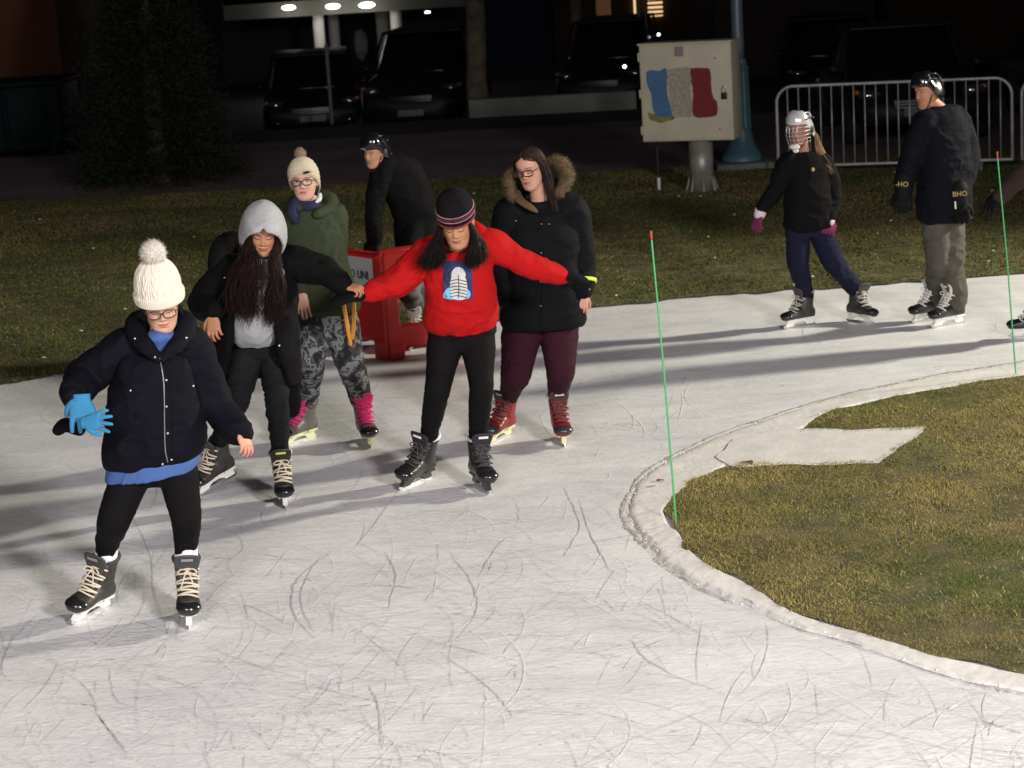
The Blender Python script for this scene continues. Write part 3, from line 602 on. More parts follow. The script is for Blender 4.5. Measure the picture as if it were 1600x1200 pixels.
def blades(name, poly, xr, yr, n, h, w, seed, tint, lean=.6, noscale=1.5, avoid=None):
    rg = np.random.default_rng(seed); X = rg.uniform(*xr, n); Y = rg.uniform(*yr, n); k = inpoly(X, Y, poly)
    if avoid: k &= ~inpoly(X, Y, avoid)
    k &= (np.abs(X) < Y*.29+.4)
    X = X[k]; Y = Y[k]; n = len(X); p = np.column_stack([X, Y, 0*X]); d = fbm(p*noscale, 4, seed); d2 = fbm(p*noscale*5, 3, seed+9)
    H = h*(.75+.5*rg.random(n))*np.clip(1+.7*d2+.3*d, .35, 1.8); a = rg.random(n)*2*PI; ln = rg.normal(0, lean, n)*H; la = rg.random(n)*2*PI
    W = w*(.7+.6*rg.random(n)); ux = np.cos(a)*W; uy = np.sin(a)*W; lx = np.cos(la)*ln; ly = np.sin(la)*ln; z0 = .012
    v = np.stack([np.stack([X-ux, Y-uy, 0*X+z0], 1), np.stack([X+ux, Y+uy, 0*X+z0], 1), np.stack([X+lx*.45+ux*.7, Y+ly*.45+uy*.7, z0+H*.6], 1), np.stack([X+lx*.45-ux*.7, Y+ly*.45-uy*.7, z0+H*.6], 1), np.stack([X+lx*1.3, Y+ly*1.3, z0+H], 1)], 1).reshape(-1, 3)
    i = np.arange(n)*5; f = [(int(q), int(q)+1, int(q)+2, int(q)+3) for q in i]+[(int(q)+3, int(q)+2, int(q)+4) for q in i]
    g = np.array(tint[0]); b = np.array(tint[1]); s = np.array(tint[2]); t = np.clip(.5+d*2.0+rg.normal(0, .12, n), 0, 1)[:, None]; c = g*(1-t)+b*t; ss = (rg.random(n) < .04)[:, None]; c = np.where(ss, s, c)*(.88+.24*rg.random(n))[:, None]*(1+.42*fbm(p*np.array((1.1, 2.2, 1)), 3, seed+20))[:, None]
    mb = MB(); mb.add(v, f, np.repeat(c, 5, 0)); return structure(mb, name, MM('grass_blades', (1, 1, 1), .75, attr=True, spec=.2), False, 'stuff')
TN = ((.110, .150, .026), (.34, .275, .085), (.55, .46, .22))
tgc = np.mean([q[:2] for q in tg], 0)
blades('near_grass', near_rough, (.6, 5.5), (6.8, 14.6), 300000, .016, .0021, 2, TN, 1.5, .9, [(tgc[0]+(q[0]-tgc[0])*.93, tgc[1]+(q[1]-tgc[1])*.86) for q in rough_edge(tg, .07)])
TF = ((.095, .112, .024), (.175, .145, .050), (.24, .20, .10))
blades('far_grass', far_rough, (-8.5, 8.5), (14, 27), 280000, .017, .0050, 3, TF, 1.5, .5)
# litter: dead leaves and flecks on the lawn
lf = MB(); rg = np.random.default_rng(12)
for k in range(60):
    Y = rg.uniform(15.5, 25); X = rg.uniform(-.27, .27)*Y
    if not inpoly(np.array([X]), np.array([Y]), far_rough)[0]: continue
    ell(lf, (X, Y, .045), (rg.uniform(.01, .022), rg.uniform(.008, .014), .008), 6, 4)
structure(lf, 'snow_flecks', mat('fleck', (.55, .55, .5), .6), True, 'stuff')
LEAFM = mat('dead_leaf', (.16, .07, .03), .8)
def leaf(px, py, s, z, lab):
    p = G(px, py, z); mb = MB(); a = rg.random()*6; n = 9; v = []
    for i in range(n):
        t = i/(n-1); w = math.sin(PI*t)**.7*.32*s; c = np.array([math.cos(a), math.sin(a)])*(t-.5)*s; q = np.array([-math.sin(a), math.cos(a)])*w
        zz = .012*math.sin(t*5)*s*10*.4
        v += [(p.x+c[0]-q[0], p.y+c[1]-q[1], z+.004+zz+.15*w), (p.x+c[0], p.y+c[1], z+.003+zz), (p.x+c[0]+q[0], p.y+c[1]+q[1], z+.006+zz+.2*w)]
    f = [(3*i+k, 3*i+k+1, 3*i+4+k, 3*i+3+k) for i in range(n-1) for k in (0, 1)]
    mb.add(v, f); single(mb, 'dead_leaf', LEAFM, lab, 'leaf')
leaf(1032, 752, .06, .034, 'small brown leaf lying alone on the white ice kerb')
leaf(1166, 724, .11, .034, 'curled brown leaf at the edge where ice patch meets grass')
leaf(1306, 656, .09, .03, 'brown leaf at the upper tip of the near lawn')
tr = [(.009, [(518, 862), (470, 900), (456, 930), (462, 965), (492, 998)]), (.006, [(500, 870), (478, 905), (470, 940), (490, 990)]), (.006, [(100, 1050), (135, 1075), (150, 1105), (155, 1120), (195, 1170)]), (.007, [(155, 1120), (185, 1160), (200, 1180)]),
 (.005, [(205, 800), (235, 870), (240, 920), (262, 990)]), (.006, [(60, 960), (20, 1000), (2, 1040), (8, 1060)]), (.006, [(600, 860), (618, 900), (605, 955)]), (.007, [(700, 860), (730, 900), (745, 935), (740, 965), (712, 1000)]),
 (.006, [(520, 1060), (500, 1090), (470, 1110)]), (.007, [(575, 1070), (590, 1100), (598, 1170)]), (.006, [(640, 740), (600, 800), (560, 850)]), (.006, [(905, 780), (925, 840), (960, 900)]), (.006, [(880, 760), (905, 820), (880, 870)]),
 (.006, [(320, 1010), (400, 1040), (470, 1060)]), (.008, [(985, 1000), (1010, 1030), (1060, 1060)]), (.006, [(990, 1050), (1060, 1060), (1120, 1080)]), (.005, [(1000, 940), (1060, 970), (1110, 1000)]), (.006, [(370, 940), (420, 960), (460, 980)]),
 (.006, [(820, 830), (780, 850), (745, 905)]), (.007, [(330, 745), (400, 765), (445, 790)]), (.005, [(170, 1045), (180, 1090), (215, 1110)]), (.006, [(430, 1060), (560, 1090), (640, 1110)]), (.006, [(690, 1020), (770, 1080), (800, 1120)])]
MKD = mat('blade_mark_grey', (.50, .505, .52), .5); MKM = mat('blade_mark_mid', (.64, .645, .655), .5); MKW = mat('blade_mark_snow', (.90, .90, .89), .6)
marks('blade_marks', 330, 1, .0028, MKD, tr); marks('faint_blade_marks', 3600, 2, .0030, MKM); marks('shaved_ice_marks', 2600, 3, .0034, MKW)
# ------------------------------------------------------------------ path, kerbs
structure(poly_sheet([(-40, 27.6), (-20, 27.5), (-6, 26.8), (2, 26.2), (12, 25.4), (22, 25), (40, 25), (40, 32.5), (-40, 34)], .010), 'path', mat('path_paving', (.16, .112, .108), .85, var=.25, vscale=.8, bump=.3, bscale=30))
# ------------------------------------------------------------------ the skaters
NAVY = mat('navy_coat_cloth', (.0022, .0026, .0062), .8, bump=.35, bscale=40, spec=.14, fold=.5); BLK = mat('black_cloth', (.0024, .0023, .0027), .85, bump=.3, bscale=50, spec=.13, fold=.4)
LEGG = mat('black_leggings', (.0035, .0033, .0035), .85, bump=.15, bscale=200, spec=.15)
CHAR = mat('charcoal_leggings', (.0075, .0075, .008), .85, spec=.2, bump=.2, bscale=120, var=.2, vscale=8)
SNAP = mat('metal_snap', (.7, .7, .68), .3, .9); ZIP = mat('zip_metal', (.35, .34, .32), .35, .8)
def person(label, loc, group=None): return thing('person', label, 'person', loc, group)
def J_(Y, **k): return {n: PT(p[0], p[1], Y+(p[2] if len(p) > 2 else 0)) for n, p in k.items()}
def grow(mb, amt): v = mb.V()+mb.normals()*amt; mb.v = [v]; mb.c = [mb.C()]; return mb
def pipeline(m, vox=.009, it=5, f1=.012, sc=(6, 6, 13), f2=.003, seed=0):
    m.remesh(vox, it)
    v = m.V(); w = v+np.stack([fbm(v*5, 2, seed+3), fbm(v*5, 2, seed+4), fbm(v*5, 2, seed+6)], 1)*.09
    d = f1*(1-2*np.abs(fbm(w*np.array(sc), 2, seed)))+f2*2.2*(np.clip(1-4*np.abs(fbm(w*np.array(sc)*1.9, 1, seed+5)), 0, 1)-.3)*np.clip(.5+fbm(v*4, 1, seed+8)*2, 0, 1.4)
    n = m.normals(); m.v = [v+n*d[:, None]]; m.c = [m.C()]; return m
def buttons(root, pts, r, mm):
    for p in pts:
        if p is not None: m = MB(); ell(m, p, (r, r, r), 8, 6); m.build('snap_button', mm, root)
def beanie(root, H, m, prof, disp=None, tilt=0, name='hat', label=None, **k):
    mb = hatgrid(H, prof, disp, tilt=tilt, **k); o = mb.build(name, m, root, label=label); return o, mb
def pompom(parent, H, c, r, m, n=2600, seed=1):
    mb = MB(); ell(mb, (0, 0, 0), (r*.72,)*3, 20, 14); v = mb.V(); fuzz(mb, v, v/np.linalg.norm(v, axis=1)[:, None], n, r*.42, r*.035, seed, .35); mb.xf(Matrix.Translation(H @ Vector(c))); return mb.build('pompom', m, parent)
def cable(th, t):
    rim = t < .30
    if rim: return .0030*np.abs(np.sin(th*34))+.006*min(1, t*30)*min(1, (.30-t)*22)
    u = (th*26/(2*PI)); tw = np.sin((u*2*PI)+0)
    ph = t*44; c = (u*.5) % 1
    braid = np.where(c < .55, .0045*np.abs(np.sin(c/.55*PI*2+ph*.5*np.where(c < .275, 1, -1))), .0016*np.sign(np.sin(th*60)))
    return braid+.001

# ==== 1 girl in white pompom hat
Y = G(215, 977).y+.12; root = person('nearest skater, in white pompom hat, glasses, black puffer coat and bright blue glove', (*G(215, 960)[:2], 0))
aR, fR, _ = skate(root, 143, 962, -26, SCH['white_lace'], roll=-13, s=1.0)
aL, fL, _ = skate(root, 294, 970, 10, SCH['white_lace'], roll=-4, s=1.0)
H = headM(PT(251, 475, Y-.07), 10, 19, 3, 1.02)
J = J_(Y, neck=(246, 532, .02), shR=(196, 545, .0), shL=(300, 542, 0), elR=(133, 590, -.02), elL=(338, 632, .02), wrR=(116, 618, -.20), wrL=(382, 688, -.10), hipR=(210, 715, 0), hipL=(272, 712, 0), knR=(178, 812, -.08), knL=(291, 808, -.06))
J.update(anR=aR, anL=aL, ftR=fR, ftL=fL)
skin1 = (.54, .31, .21)
wl = J['wrL']
body_mesh(root, J, skin1, dict(H=H, eyes='down', lip=(.42, .13, .11)), [dict(wr=wl+V(-.015, -.01, .05), d=(.35, -.35, -.87), nrm=(.6, -.5, .4), thumb=-1, curl=30, L=.85)])
m = MB(); leg(m, PT(215, 715, Y), J['knR'], aR+V(0, 0, .045), (.092, .074, .066, .047)); leg(m, PT(272, 712, Y), J['knL'], aL+V(0, 0, .045), (.090, .070, .062, .047)); torso(m, Y, [(243, 690, 0, .18, .12, 0), (243, 730, 0, .17, .12, 0), (240, 755, 0, .12, .09, 0)])
pipeline(m, .008, 4, .004, (7, 7, 20), .0028, 2); m.build('leggings', LEGG, root)
for a_, f_ in ((aR, fR), (aL, fL)):
    m = MB(); d = (a_-f_).normalized(); tube(m, [f_, a_-d*.01, a_+d*.025, a_+d*.075], [.046, .050, .054, .053], 22, 5); m.disp(.0015, (40, 40, 90), 2, 3); m.build('sock', mat('white_sock', (.75, .76, .8), .9, bump=.3, bscale=150) if 'white_sock' not in bpy.data.materials else bpy.data.materials['white_sock'], root)
BLUE = mat('blue_knit_shirt', (.05, .11, .30), .9, bump=.25, bscale=120)
m = MB(); torso(m, Y, [(252, 516, -.07, .048, .045, 0), (251, 526, -.085, .065, .055, 0), (250, 545, -.04, .075, .07, 0), (244, 600, 0, .17, .12, 0), (242, 690, 0, .195, .14, 0), (241, 720, 0, .215, .16, -4, .08), (236, 740, 0, .210, .165, -8, .10)])
pipeline(m, .008, 4, .006, (9, 9, 3), .002, 5); m.build('shirt', BLUE, root)
coat = MB(); torso(coat, Y, [(247, 520, .04, .09, .07, 0), (246, 534, .04, .13, .10, 0), (246, 558, 0, .165, .15, 2), (245, 600, 0, .205, .17, 2), (244, 650, 0, .222, .175, 2), (242, 690, 0, .226, .175, 0, .06), (242, 710, 0, .222, .17, -3, .12), (242, 718, 0, .205, .15, -3, .12)], e=2.7)
limb(coat, [J['shR'].lerp(J['shL'], .2), J['shR'], J['shR'].lerp(J['elR'], .5), J['elR'], J['elR'].lerp(J['wrR'], .6), J['wrR']+V(.0, .03, .02)], [.09, .084, .082, .082, .072, .058])
limb(coat, [J['shL'].lerp(J['shR'], .2), J['shL'], J['shL'].lerp(J['elL'], .5), J['elL'], J['elL'].lerp(J['wrL'], .6), J['wrL']+V(-.012, .01, .04)], [.09, .082, .078, .074, .064, .054])
pipeline(coat, .009, 6, .013, (5, 5, 10), .004, 3); coat.build('coat', NAVY, root)
cb = coat.bvh()
# stand collar, wide open
col = MB()
cp = [(218, 500, -.02), (206, 512, -.08), (222, 535, -.15), (246, 556, -.175)]; P0 = [PT(x, y, Y+d) for x, y, d in cp]
tube(col, [PT(233, 488, Y+.08), PT(212, 497, Y+.02), PT(211, 518, Y-.07), PT(228, 540, Y-.14), PT(247, 560, Y-.17)], [.035, .042, .046, .040, .022], 14, 6, True, .62)
tube(col, [PT(238, 488, Y+.09), PT(272, 488, Y+.06), PT(292, 500, Y), PT(290, 520, Y-.07), PT(274, 540, Y-.13), PT(254, 560, Y-.17)], [.035, .040, .045, .046, .038, .022], 14, 6, True, .62)
col.remesh(.007, 3).disp(.004, (12, 12, 20), 3, 8); col.build('collar', NAVY, root)
cbb = bvhs(coat, col)
buttons(root, [hitp(cbb, x, y)[0] for x, y in ((211, 529), (242, 558), (260, 594), (260, 635), (262, 677), (204, 610), (302, 603), (254, 725), (268, 718), (291, 528))], .0062, SNAP)
m = MB(); linedecal(m, cbb, [(250, 560), (256, 600), (257, 660), (258, 700), (262, 722)], .0028); m.build('zip', ZIP, root)
m = MB(); linedecal(m, cbb, [(251, 560), (262, 575), (268, 620), (269, 700), (268, 724)], .004, -.001); linedecal(m, cbb, [(205, 545), (225, 552), (240, 556)], .005); linedecal(m, cbb, [(265, 552), (285, 549), (298, 545)], .005); linedecal(m, cbb, [(192, 615), (206, 612), (216, 616)], .004); m.build('placket', NAVY, root)
WKN = mat('cream_white_knit', (.66, .62, .52), .9, bump=.2, bscale=250, sheen=.2)
ho, hm = beanie(root, H, WKN, [(.018, .096, .112), (.028, .102, .116), (.06, .104, .118), (.075, .100, .114), (.12, .096, .108), (.17, .080, .088), (.205, .052, .056), (.222, .020, .022), (.224, .004, .004)], cable, n=300, rows=150, tilt=.012)
pompom(ho, H, (0, -.01, .245), .056, mat('white_pompom_yarn', (.68, .65, .57), .95), 3000)
glasses(root, H, (.05, .025, .02), .027, .019, .0022)
hr = MB(); g1 = [[H @ V(s*.068, .015, .03), H @ V(s*.078, .02, -.04), H @ V(s*.078, .0, -.10), H @ V(s*.07, -.02, -.17)] for s in (1,)]; g2 = [[H @ V(s*.066, -.03, .03), H @ V(s*.08, -.02, -.04), H @ V(s*.085, -.03, -.11), H @ V(s*.07, -.04, -.18)] for s in (1,)]
DHAIR = mat('dark_hair', (.007, .005, .0045), .6, spec=.2)
strands(hr, [g1[0], g2[0]], 240, .008, .0017, .004, 8, 3); hr.build('hair', DHAIR, root); hr = MB()
strands(hr, [[H @ V(-.068, .01, .03), H @ V(-.078, .005, -.04), H @ V(-.07, -.02, -.12)], [H @ V(-.066, -.03, .03), H @ V(-.08, -.02, -.04), H @ V(-.07, -.04, -.12)]], 200, .007, .0017, .004, 8, 4)
hr.build('hair', DHAIR, root)
hr = MB(); strands(hr, [[H @ V(-.07, .05, .03), H @ V(-.04, .085, .030), H @ V(-.015, .095, .028)], [H @ V(.07, .05, .03), H @ V(.04, .085, .030), H @ V(.015, .095, .028)]], 40, .003, .002, .002, 5, 6); hr.build('fringe', DHAIR, root)
BG = mat('bright_blue_fleece', (.03, .21, .40), .85, bump=.3, bscale=150)
m = MB(); hand(m, PT(128, 622, Y-.24), (-.02, -.15, -.98), (.05, -.98, -.1), 1, 12, .95, 1.55, 5); m.remesh(.003, 3)
m2 = MB(); hand(m2, PT(134, 660, Y-.32), (.88, -.25, .12), (-.10, -.8, .5), 1, 6, .74, 1.45, 17, tcurl=0); m2.remesh(.003, 3); 
g_ = m.build('glove', BG, root, label='blue fleece glove worn on the raised hand'); m2.build('glove', BG, root, label='second blue fleece glove held in the gloved hand, fingers splayed')
m = MB(); c0 = PT(116, 616, Y-.18); dcf = (PT(128, 640, Y-.22)-J['elR']).normalized(); tube(m, [c0-dcf*.05, c0-dcf*.01, c0+dcf*.014], [.066, .070, .062], 24, 3); m.remesh(.007, 2).disp(.005, (14, 14, 30), 3, 4); m.build('cuff', NAVY, root)
m = MB(); tube(m, [PT(90, 672, Y-.08), PT(104, 664, Y-.12), PT(124, 672, Y-.16)], [.026, .034, .030], 14, 4); m.remesh(.006, 2).disp(.005, (18, 18, 18), 3, 6); m.build('hanging_cuff', BLK, root)

# ==== 2 hooded girl in long open black coat
Y = G(440, 790).y; root = person('skater in grey hood with long brown hair and long open black coat', (*G(400, 780)[:2], 0))
aL, fL, _ = skate(root, 445, 786, 8, SCH['felt'], s=.98)
aR, fR, _ = skate(root, 341, 768, -46, SCH['white_lace'], roll=-8, pitch=-14, lift=.035, s=.98)
H = headM(PT(411, 360, Y-.20), 4, 24, -6, 1.04)
J = J_(Y, neck=(408, 405, -.08), shR=(360, 428, -.02), shL=(462, 412, -.02), elR=(320, 470, -.02), wrR=(335, 495, -.22), elL=(507, 425, -.06), wrL=(545, 446, -.12), hipR=(388, 535, .08), hipL=(428, 532, .08), knR=(372, 622, -.05), knL=(432, 622, -.05))
J.update(anR=aR, anL=aL, ftR=fR, ftL=fL); skin2 = (.42, .21, .12)
body_mesh(root, J, skin2, dict(H=H, eyes='down', lip=(.35, .09, .08), openm=1), [dict(wr=PT(333, 492, Y-.22), d=(.02, -.45, -.89), nrm=(-.2, -.9, .4), thumb=1, curl=28, L=.95), dict(wr=J['wrL']+V(-.03, 0, 0), d=(.9, -.3, -.15), nrm=(.1, -.3, .95), thumb=-1, curl=45, L=.9)])
m = MB(); leg(m, J['hipR'], J['knR'], aR, (.088, .066, .062, .046)); leg(m, J['hipL'], J['knL'], aL, (.088, .064, .060, .046)); torso(m, Y, [(408, 500, .06, .15, .11, 0), (408, 540, .07, .165, .12, 0), (408, 560, .07, .12, .09, 0)])
pipeline(m, .008, 4, .005, (7, 7, 20), .003, 4); m.build('leggings', CHAR, root)
GREYH = mat('heather_grey_fleece', (.34, .35, .36), .9, fold=.4, bump=.2, bscale=150, var=.08, vscale=60)
m = MB(); torso(m, Y, [(409, 402, -.10, .07, .07, 0), (408, 430, -.08, .13, .10, 0), (402, 470, -.10, .125, .13, 0), (400, 505, -.08, .125, .135, 0), (400, 525, -.04, .118, .12, 0), (401, 537, 0, .10, .09, 0)])
pipeline(m, .008, 4, .009, (7, 7, 5), .003, 5); m.build('sweatshirt', GREYH, root)
# long coat: open shell
def shell(mb, Y, rows, th=.022, n=44, sub=5):
    """rows: px, py, dy, hw, hd, gap0, gap1 (degrees from the front, wearer's right / left)"""
    D = cat_rom(np.array([[*PT(r[0], r[1], Y+r[2]), *r[3:]] for r in rows]), sub); rs = []
    for d in D:
        a = np.linspace(R(-90+d[6]), R(270-d[5]), n); ca, sa = np.cos(a), np.sin(a); e = 2/2.4; ca = np.sign(ca)*np.abs(ca)**e; sa = np.sign(sa)*np.abs(sa)**e
        o = np.stack([d[0]+ca*d[3], d[1]+sa*d[4], np.full(n, d[2])], 1); i = np.stack([d[0]+ca*(d[3]-th), d[1]+sa*(d[4]-th), np.full(n, d[2])], 1); rs.append(np.vstack([o, i[::-1]]))
    v, f = skinrings(rs, False); k = 2*n
    for o_ in (0, (len(rs)-1)*k):
        for q in range(n-1): f.append((o_+q, o_+q+1, o_+k-2-q, o_+k-1-q) if o_ else (o_+q+1, o_+q, o_+k-1-q, o_+k-2-q))
    mb.add(v, f)
coat = MB(); shell(coat, Y, [(410, 402, -.02, .10, .10, 30, 30), (408, 418, 0, .17, .14, 25, 20), (404, 450, .0, .205, .19, 28, 30), (402, 500, .0, .215, .22, 30, 30), (402, 540, .03, .225, .22, 34, 34), (402, 575, .06, .235, .21, 46, 44), (402, 600, .08, .235, .20, 66, 52)], .03)
tube(coat, [PT(452, 560, Y+.02), PT(455, 600, Y+.04), PT(457, 640, Y+.05)], [.05, .050, .046], 14, 4, True, .5)
limb(coat, [J['shR'].lerp(J['shL'], .15), J['shR'], J['elR'], J['elR'].lerp(J['wrR'], .5), J['wrR']+V(0, .02, .03)], [.10, .10, .082, .070, .052])
limb(coat, [J['shL'].lerp(J['shR'], .15), J['shL'], J['shL'].lerp(J['elL'], .5), J['elL'], J['wrL']+V(-.03, .0, .005)], [.09, .092, .085, .075, .050])
pipeline(coat, .009, 4, .010, (6, 6, 10), .003, 7); coat.build('coat', BLK, root)
m = MB(); tube(m, [PT(390, 392, Y+.10), PT(362, 380, Y+.08), PT(346, 390, Y+.02), PT(340, 420, Y-.02), PT(350, 450, Y-.06)], [.06, .07, .06, .055, .04], 16, 6); tube(m, [PT(385, 395, Y+.12), PT(440, 395, Y+.10), PT(462, 405, Y), PT(450, 425, Y-.1)], [.05, .06, .05, .03], 16, 6)
m.remesh(.009, 4).disp(.008, (8, 8, 12), 3, 4); m.build('coat_hood', BLK, root)
# grey hood: open shell around the head
def hoodshell(H, prof, open_, th=.012, n=60, peak=.02):
    rs = []; D = cat_rom(np.array(prof, float), 8)
    for z, w, f, b, gp_ in D:
        a = np.linspace(gp_, 2*PI-gp_, n); ym = (f+b)/2*.5; x = w*np.sin(a); y = np.where(np.cos(a) > 0, ym+(f-ym)*np.cos(a), ym-(ym-b)*np.abs(np.cos(a)))
        o = np.stack([x, y, np.full(n, z)], 1); sc = (w-th)/w if w > th*1.5 else .5; i = np.stack([x*sc, ym+(y-ym)*sc, np.full(n, z-.004)], 1); rs.append(np.vstack([o, i[::-1]]))
    v, f_ = skinrings(rs, True); mb = MB(); mb.add(v, f_); return mb
hd = hoodshell(H, [(-.15, .09, .03, -.085, 1.25), (-.11, .108, .07, -.105, 1.10), (-.06, .122, .105, -.125, .98), (-.01, .124, .130, -.135, .86), (.03, .119, .147, -.136, .70), (.060, .111, .153, -.134, .48), (.082, .102, .148, -.130, .15), (.10, .090, .128, -.118, .01), (.125, .066, .085, -.095, .01), (.145, .036, .03, -.06, .01), (.156, .006, -.01, -.02, .01)], 1)
hd.xf(H); hd.remesh(.005, 5).disp(.006, (9, 9, 9), 3, 3); hd.build('hood', GREYH, root)
BHAIR = mat('long_brown_hair', (.014, .0055, .0042), .6, spec=.2, attr=False)
hr = MB()
def hp(x, y, d): return PT(x, y, Y+d)
strands(hr, [[H @ V(-.068, .04, .02), H @ V(-.078, .05, -.06), hp(432, 415, -.26), hp(436, 450, -.27), hp(430, 480, -.26), hp(424, 508, -.24)], [H @ V(-.066, .06, .03), H @ V(-.070, .07, -.06), hp(424, 415, -.28), hp(428, 450, -.28), hp(420, 480, -.26), hp(414, 508, -.24)]], 620, .024, .0019, .018, 15, 2)
strands(hr, [[H @ V(.068, .04, .02), H @ V(.078, .05, -.06), hp(390, 405, -.26), hp(380, 440, -.28), hp(376, 475, -.27), hp(378, 500, -.25)], [H @ V(.064, .065, .03), H @ V(.068, .07, -.06), hp(400, 412, -.28), hp(396, 445, -.28), hp(392, 480, -.27), hp(396, 498, -.25)], [H @ V(.07, .02, .0), H @ V(.09, .03, -.06), hp(378, 410, -.22), hp(362, 440, -.22), hp(356, 475, -.22), hp(362, 495, -.22)]], 950, .028, .0019, .018, 15, 5)
hr.build('hair', BHAIR, root)
buttons(root, [hitp(coat.bvh(), 351, 434)[0], hitp(coat.bvh(), 436, 540)[0]], .006, SNAP)

# ==== 3 woman in green coat
Y = G(575, 702).y+.05; root = person('skater in cream pompom hat, glasses, olive green coat, grey camouflage joggers and pink laced skates', (*G(525, 695)[:2], 0))
aL, fL, _ = skate(root, 573, 693, 14, SCH['pink'])
aR, fR, _ = skate(root, 468, 692, -40, SCH['pink'], roll=-6)
H = headM(PT(475, 283, Y-.02), -4, -2, 2, .98)
J = J_(Y, neck=(487, 320, .02), shR=(458, 345, 0), shL=(520, 338, .02), elR=(450, 410, .02), wrR=(472, 458, -.12), elL=(524, 402, .04), wrL=(541, 458, -.06), hipR=(492, 490, .02), hipL=(528, 485, .02), knR=(486, 560, -.04), knL=(545, 560, -.02))
J.update(anR=aR, anL=aL, ftR=fR, ftL=fL); skin3 = (.50, .30, .22)
body_mesh(root, J, skin3, dict(H=H, eyes='open', lip=(.48, .17, .15)), [dict(wr=PT(472, 457, Y-.13), d=(.03, -.35, -.93), nrm=(-.1, -.93, .35), thumb=-1, curl=14, L=.95), dict(wr=PT(541, 456, Y-.06), d=(.1, -.1, -.98), nrm=(.6, -.8, 0), thumb=1, curl=40, L=.9)])
CAMO = mat('grey_camouflage', (.1, .1, .1), .9, rampcol=('C', [(0, (.012, .012, .014)), (.44, (.045, .048, .052)), (.51, (.20, .205, .215)), (.60, (.022, .023, .025)), (.65, (.11, .113, .12))]), rscale=16, bump=.2, bscale=80, stretch=(1, 1, .8))
m = MB(); leg(m, J['hipR'], J['knR'], aR, (.105, .085, .078, .060)); leg(m, J['hipL'], J['knL'], aL, (.105, .088, .080, .062)); torso(m, Y, [(508, 460, .02, .17, .12, 0), (508, 490, .02, .175, .13, 0), (508, 510, .02, .13, .10, 0)])
pipeline(m, .008, 4, .008, (7, 7, 16), .002, 5); m.build('joggers', CAMO, root)
for a_, f_ in ((aR, fR), (aL, fL)): m = MB(); d = (a_-f_).normalized(); tube(m, [a_-d*.0, a_+d*.05], [.053, .062], 18, 2); m.disp(.002, (30, 30, 30), 2, 3); m.build('jogger_cuff', BLK, root)
OLIVE = mat('olive_coat_cloth', (.030, .040, .020), .85, bump=.25, bscale=60, fold=.6, spec=.2)
coat = MB(); torso(coat, Y, [(484, 318, .02, .09, .09, 0), (487, 332, .02, .15, .12, 6), (490, 370, .0, .175, .145, 6), (496, 410, 0, .175, .155, 6), (506, 450, .01, .185, .165, 6), (512, 476, .01, .195, .17, 5), (513, 486, .01, .185, .155, 5)])
limb(coat, [J['shR'].lerp(J['shL'], .2), J['shR'], J['elR'], J['elR'].lerp(J['wrR'], .6), J['wrR']+V(0, .02, .03)], [.085, .088, .075, .065, .055])
limb(coat, [J['shL'].lerp(J['shR'], .2), J['shL'], J['elL'], J['elL'].lerp(J['wrL'], .6), J['wrL']+V(0, .02, .04)], [.085, .084, .070, .060, .052])
pipeline(coat, .009, 5, .009, (6, 6, 9), .003, 9); coat.build('coat', OLIVE, root)
m = MB(); tube(m, [PT(466, 325, Y-.10), PT(455, 322, Y+.02), PT(480, 312, Y+.14), PT(512, 312, Y+.10), PT(516, 325, Y), PT(495, 335, Y-.12)], [.035, .045, .055, .055, .045, .03], 14, 6); m.remesh(.008, 4).disp(.006, (12, 12, 14), 3, 5); m.build('coat_hood', OLIVE, root)
m = MB(); tube(m, [PT(470, 310, Y-.03), PT(462, 320, Y-.08), PT(458, 335, Y-.13), PT(462, 345, Y-.14)], [.03, .04, .035, .02], 14, 5); tube(m, [PT(462, 320, Y-.08), PT(485, 322, Y-.10), PT(498, 314, Y-.06)], [.03, .03, .02], 14, 5); m.remesh(.006, 3).disp(.005, (16, 16, 16), 3, 2); m.build('scarf', mat('navy_scarf', (.010, .012, .045), .9), root)
m = MB(); tube(m, [PT(500, 304, Y-.03), PT(499, 311, Y-.07), PT(494, 316, Y-.10)], [.012, .015, .008], 10, 4); m.build('scarf_tag', mat('pale_label', (.55, .55, .6), .8), root)
def ribknit(n): 
    return lambda th, t: .0022*np.abs(np.sin(th*n))+.0012*np.sin(t*70)
CRM = mat('cream_knit', (.50, .44, .33), .9, bump=.2, bscale=250)
ho, hm = beanie(root, H, CRM, [(-.035, .087, .10, -.025), (-.01, .092, .108, -.015), (.04, .094, .110, -.008), (.08, .086, .098, -.008), (.12, .062, .068, -.01), (.14, .030, .034, -.012), (.146, .005, .005, -.012)], ribknit(40), tilt=.075, n=260, rows=90)
pompom(ho, H, (.01, -.02, .165), .036, mat('brown_fur_pompom', (.28, .20, .14), .95), 1400, 3)
glasses(root, H, (.03, .025, .015), .028, .017, .0022)
hr = MB(); strands(hr, [[H @ V(-.06, .07, .065), H @ V(-.03, .087, .062), H @ V(.02, .09, .062)], [H @ V(-.062, .07, .055), H @ V(-.03, .09, .055), H @ V(.02, .094, .058)]], 50, .004, .0022, .002, 6, 4); hr.build('hair', DHAIR, root)
hb = MB(); ell(hb, (0, -.035, -.045), (.080, .062, .075), 20, 12); hb.xf(H); hb.disp(.003, (60, 60, 12), 2, 3); hb.build('back_hair', DHAIR, root)
ORN = mat('orange_mitten_strap', (.85, .36, .05), .7)
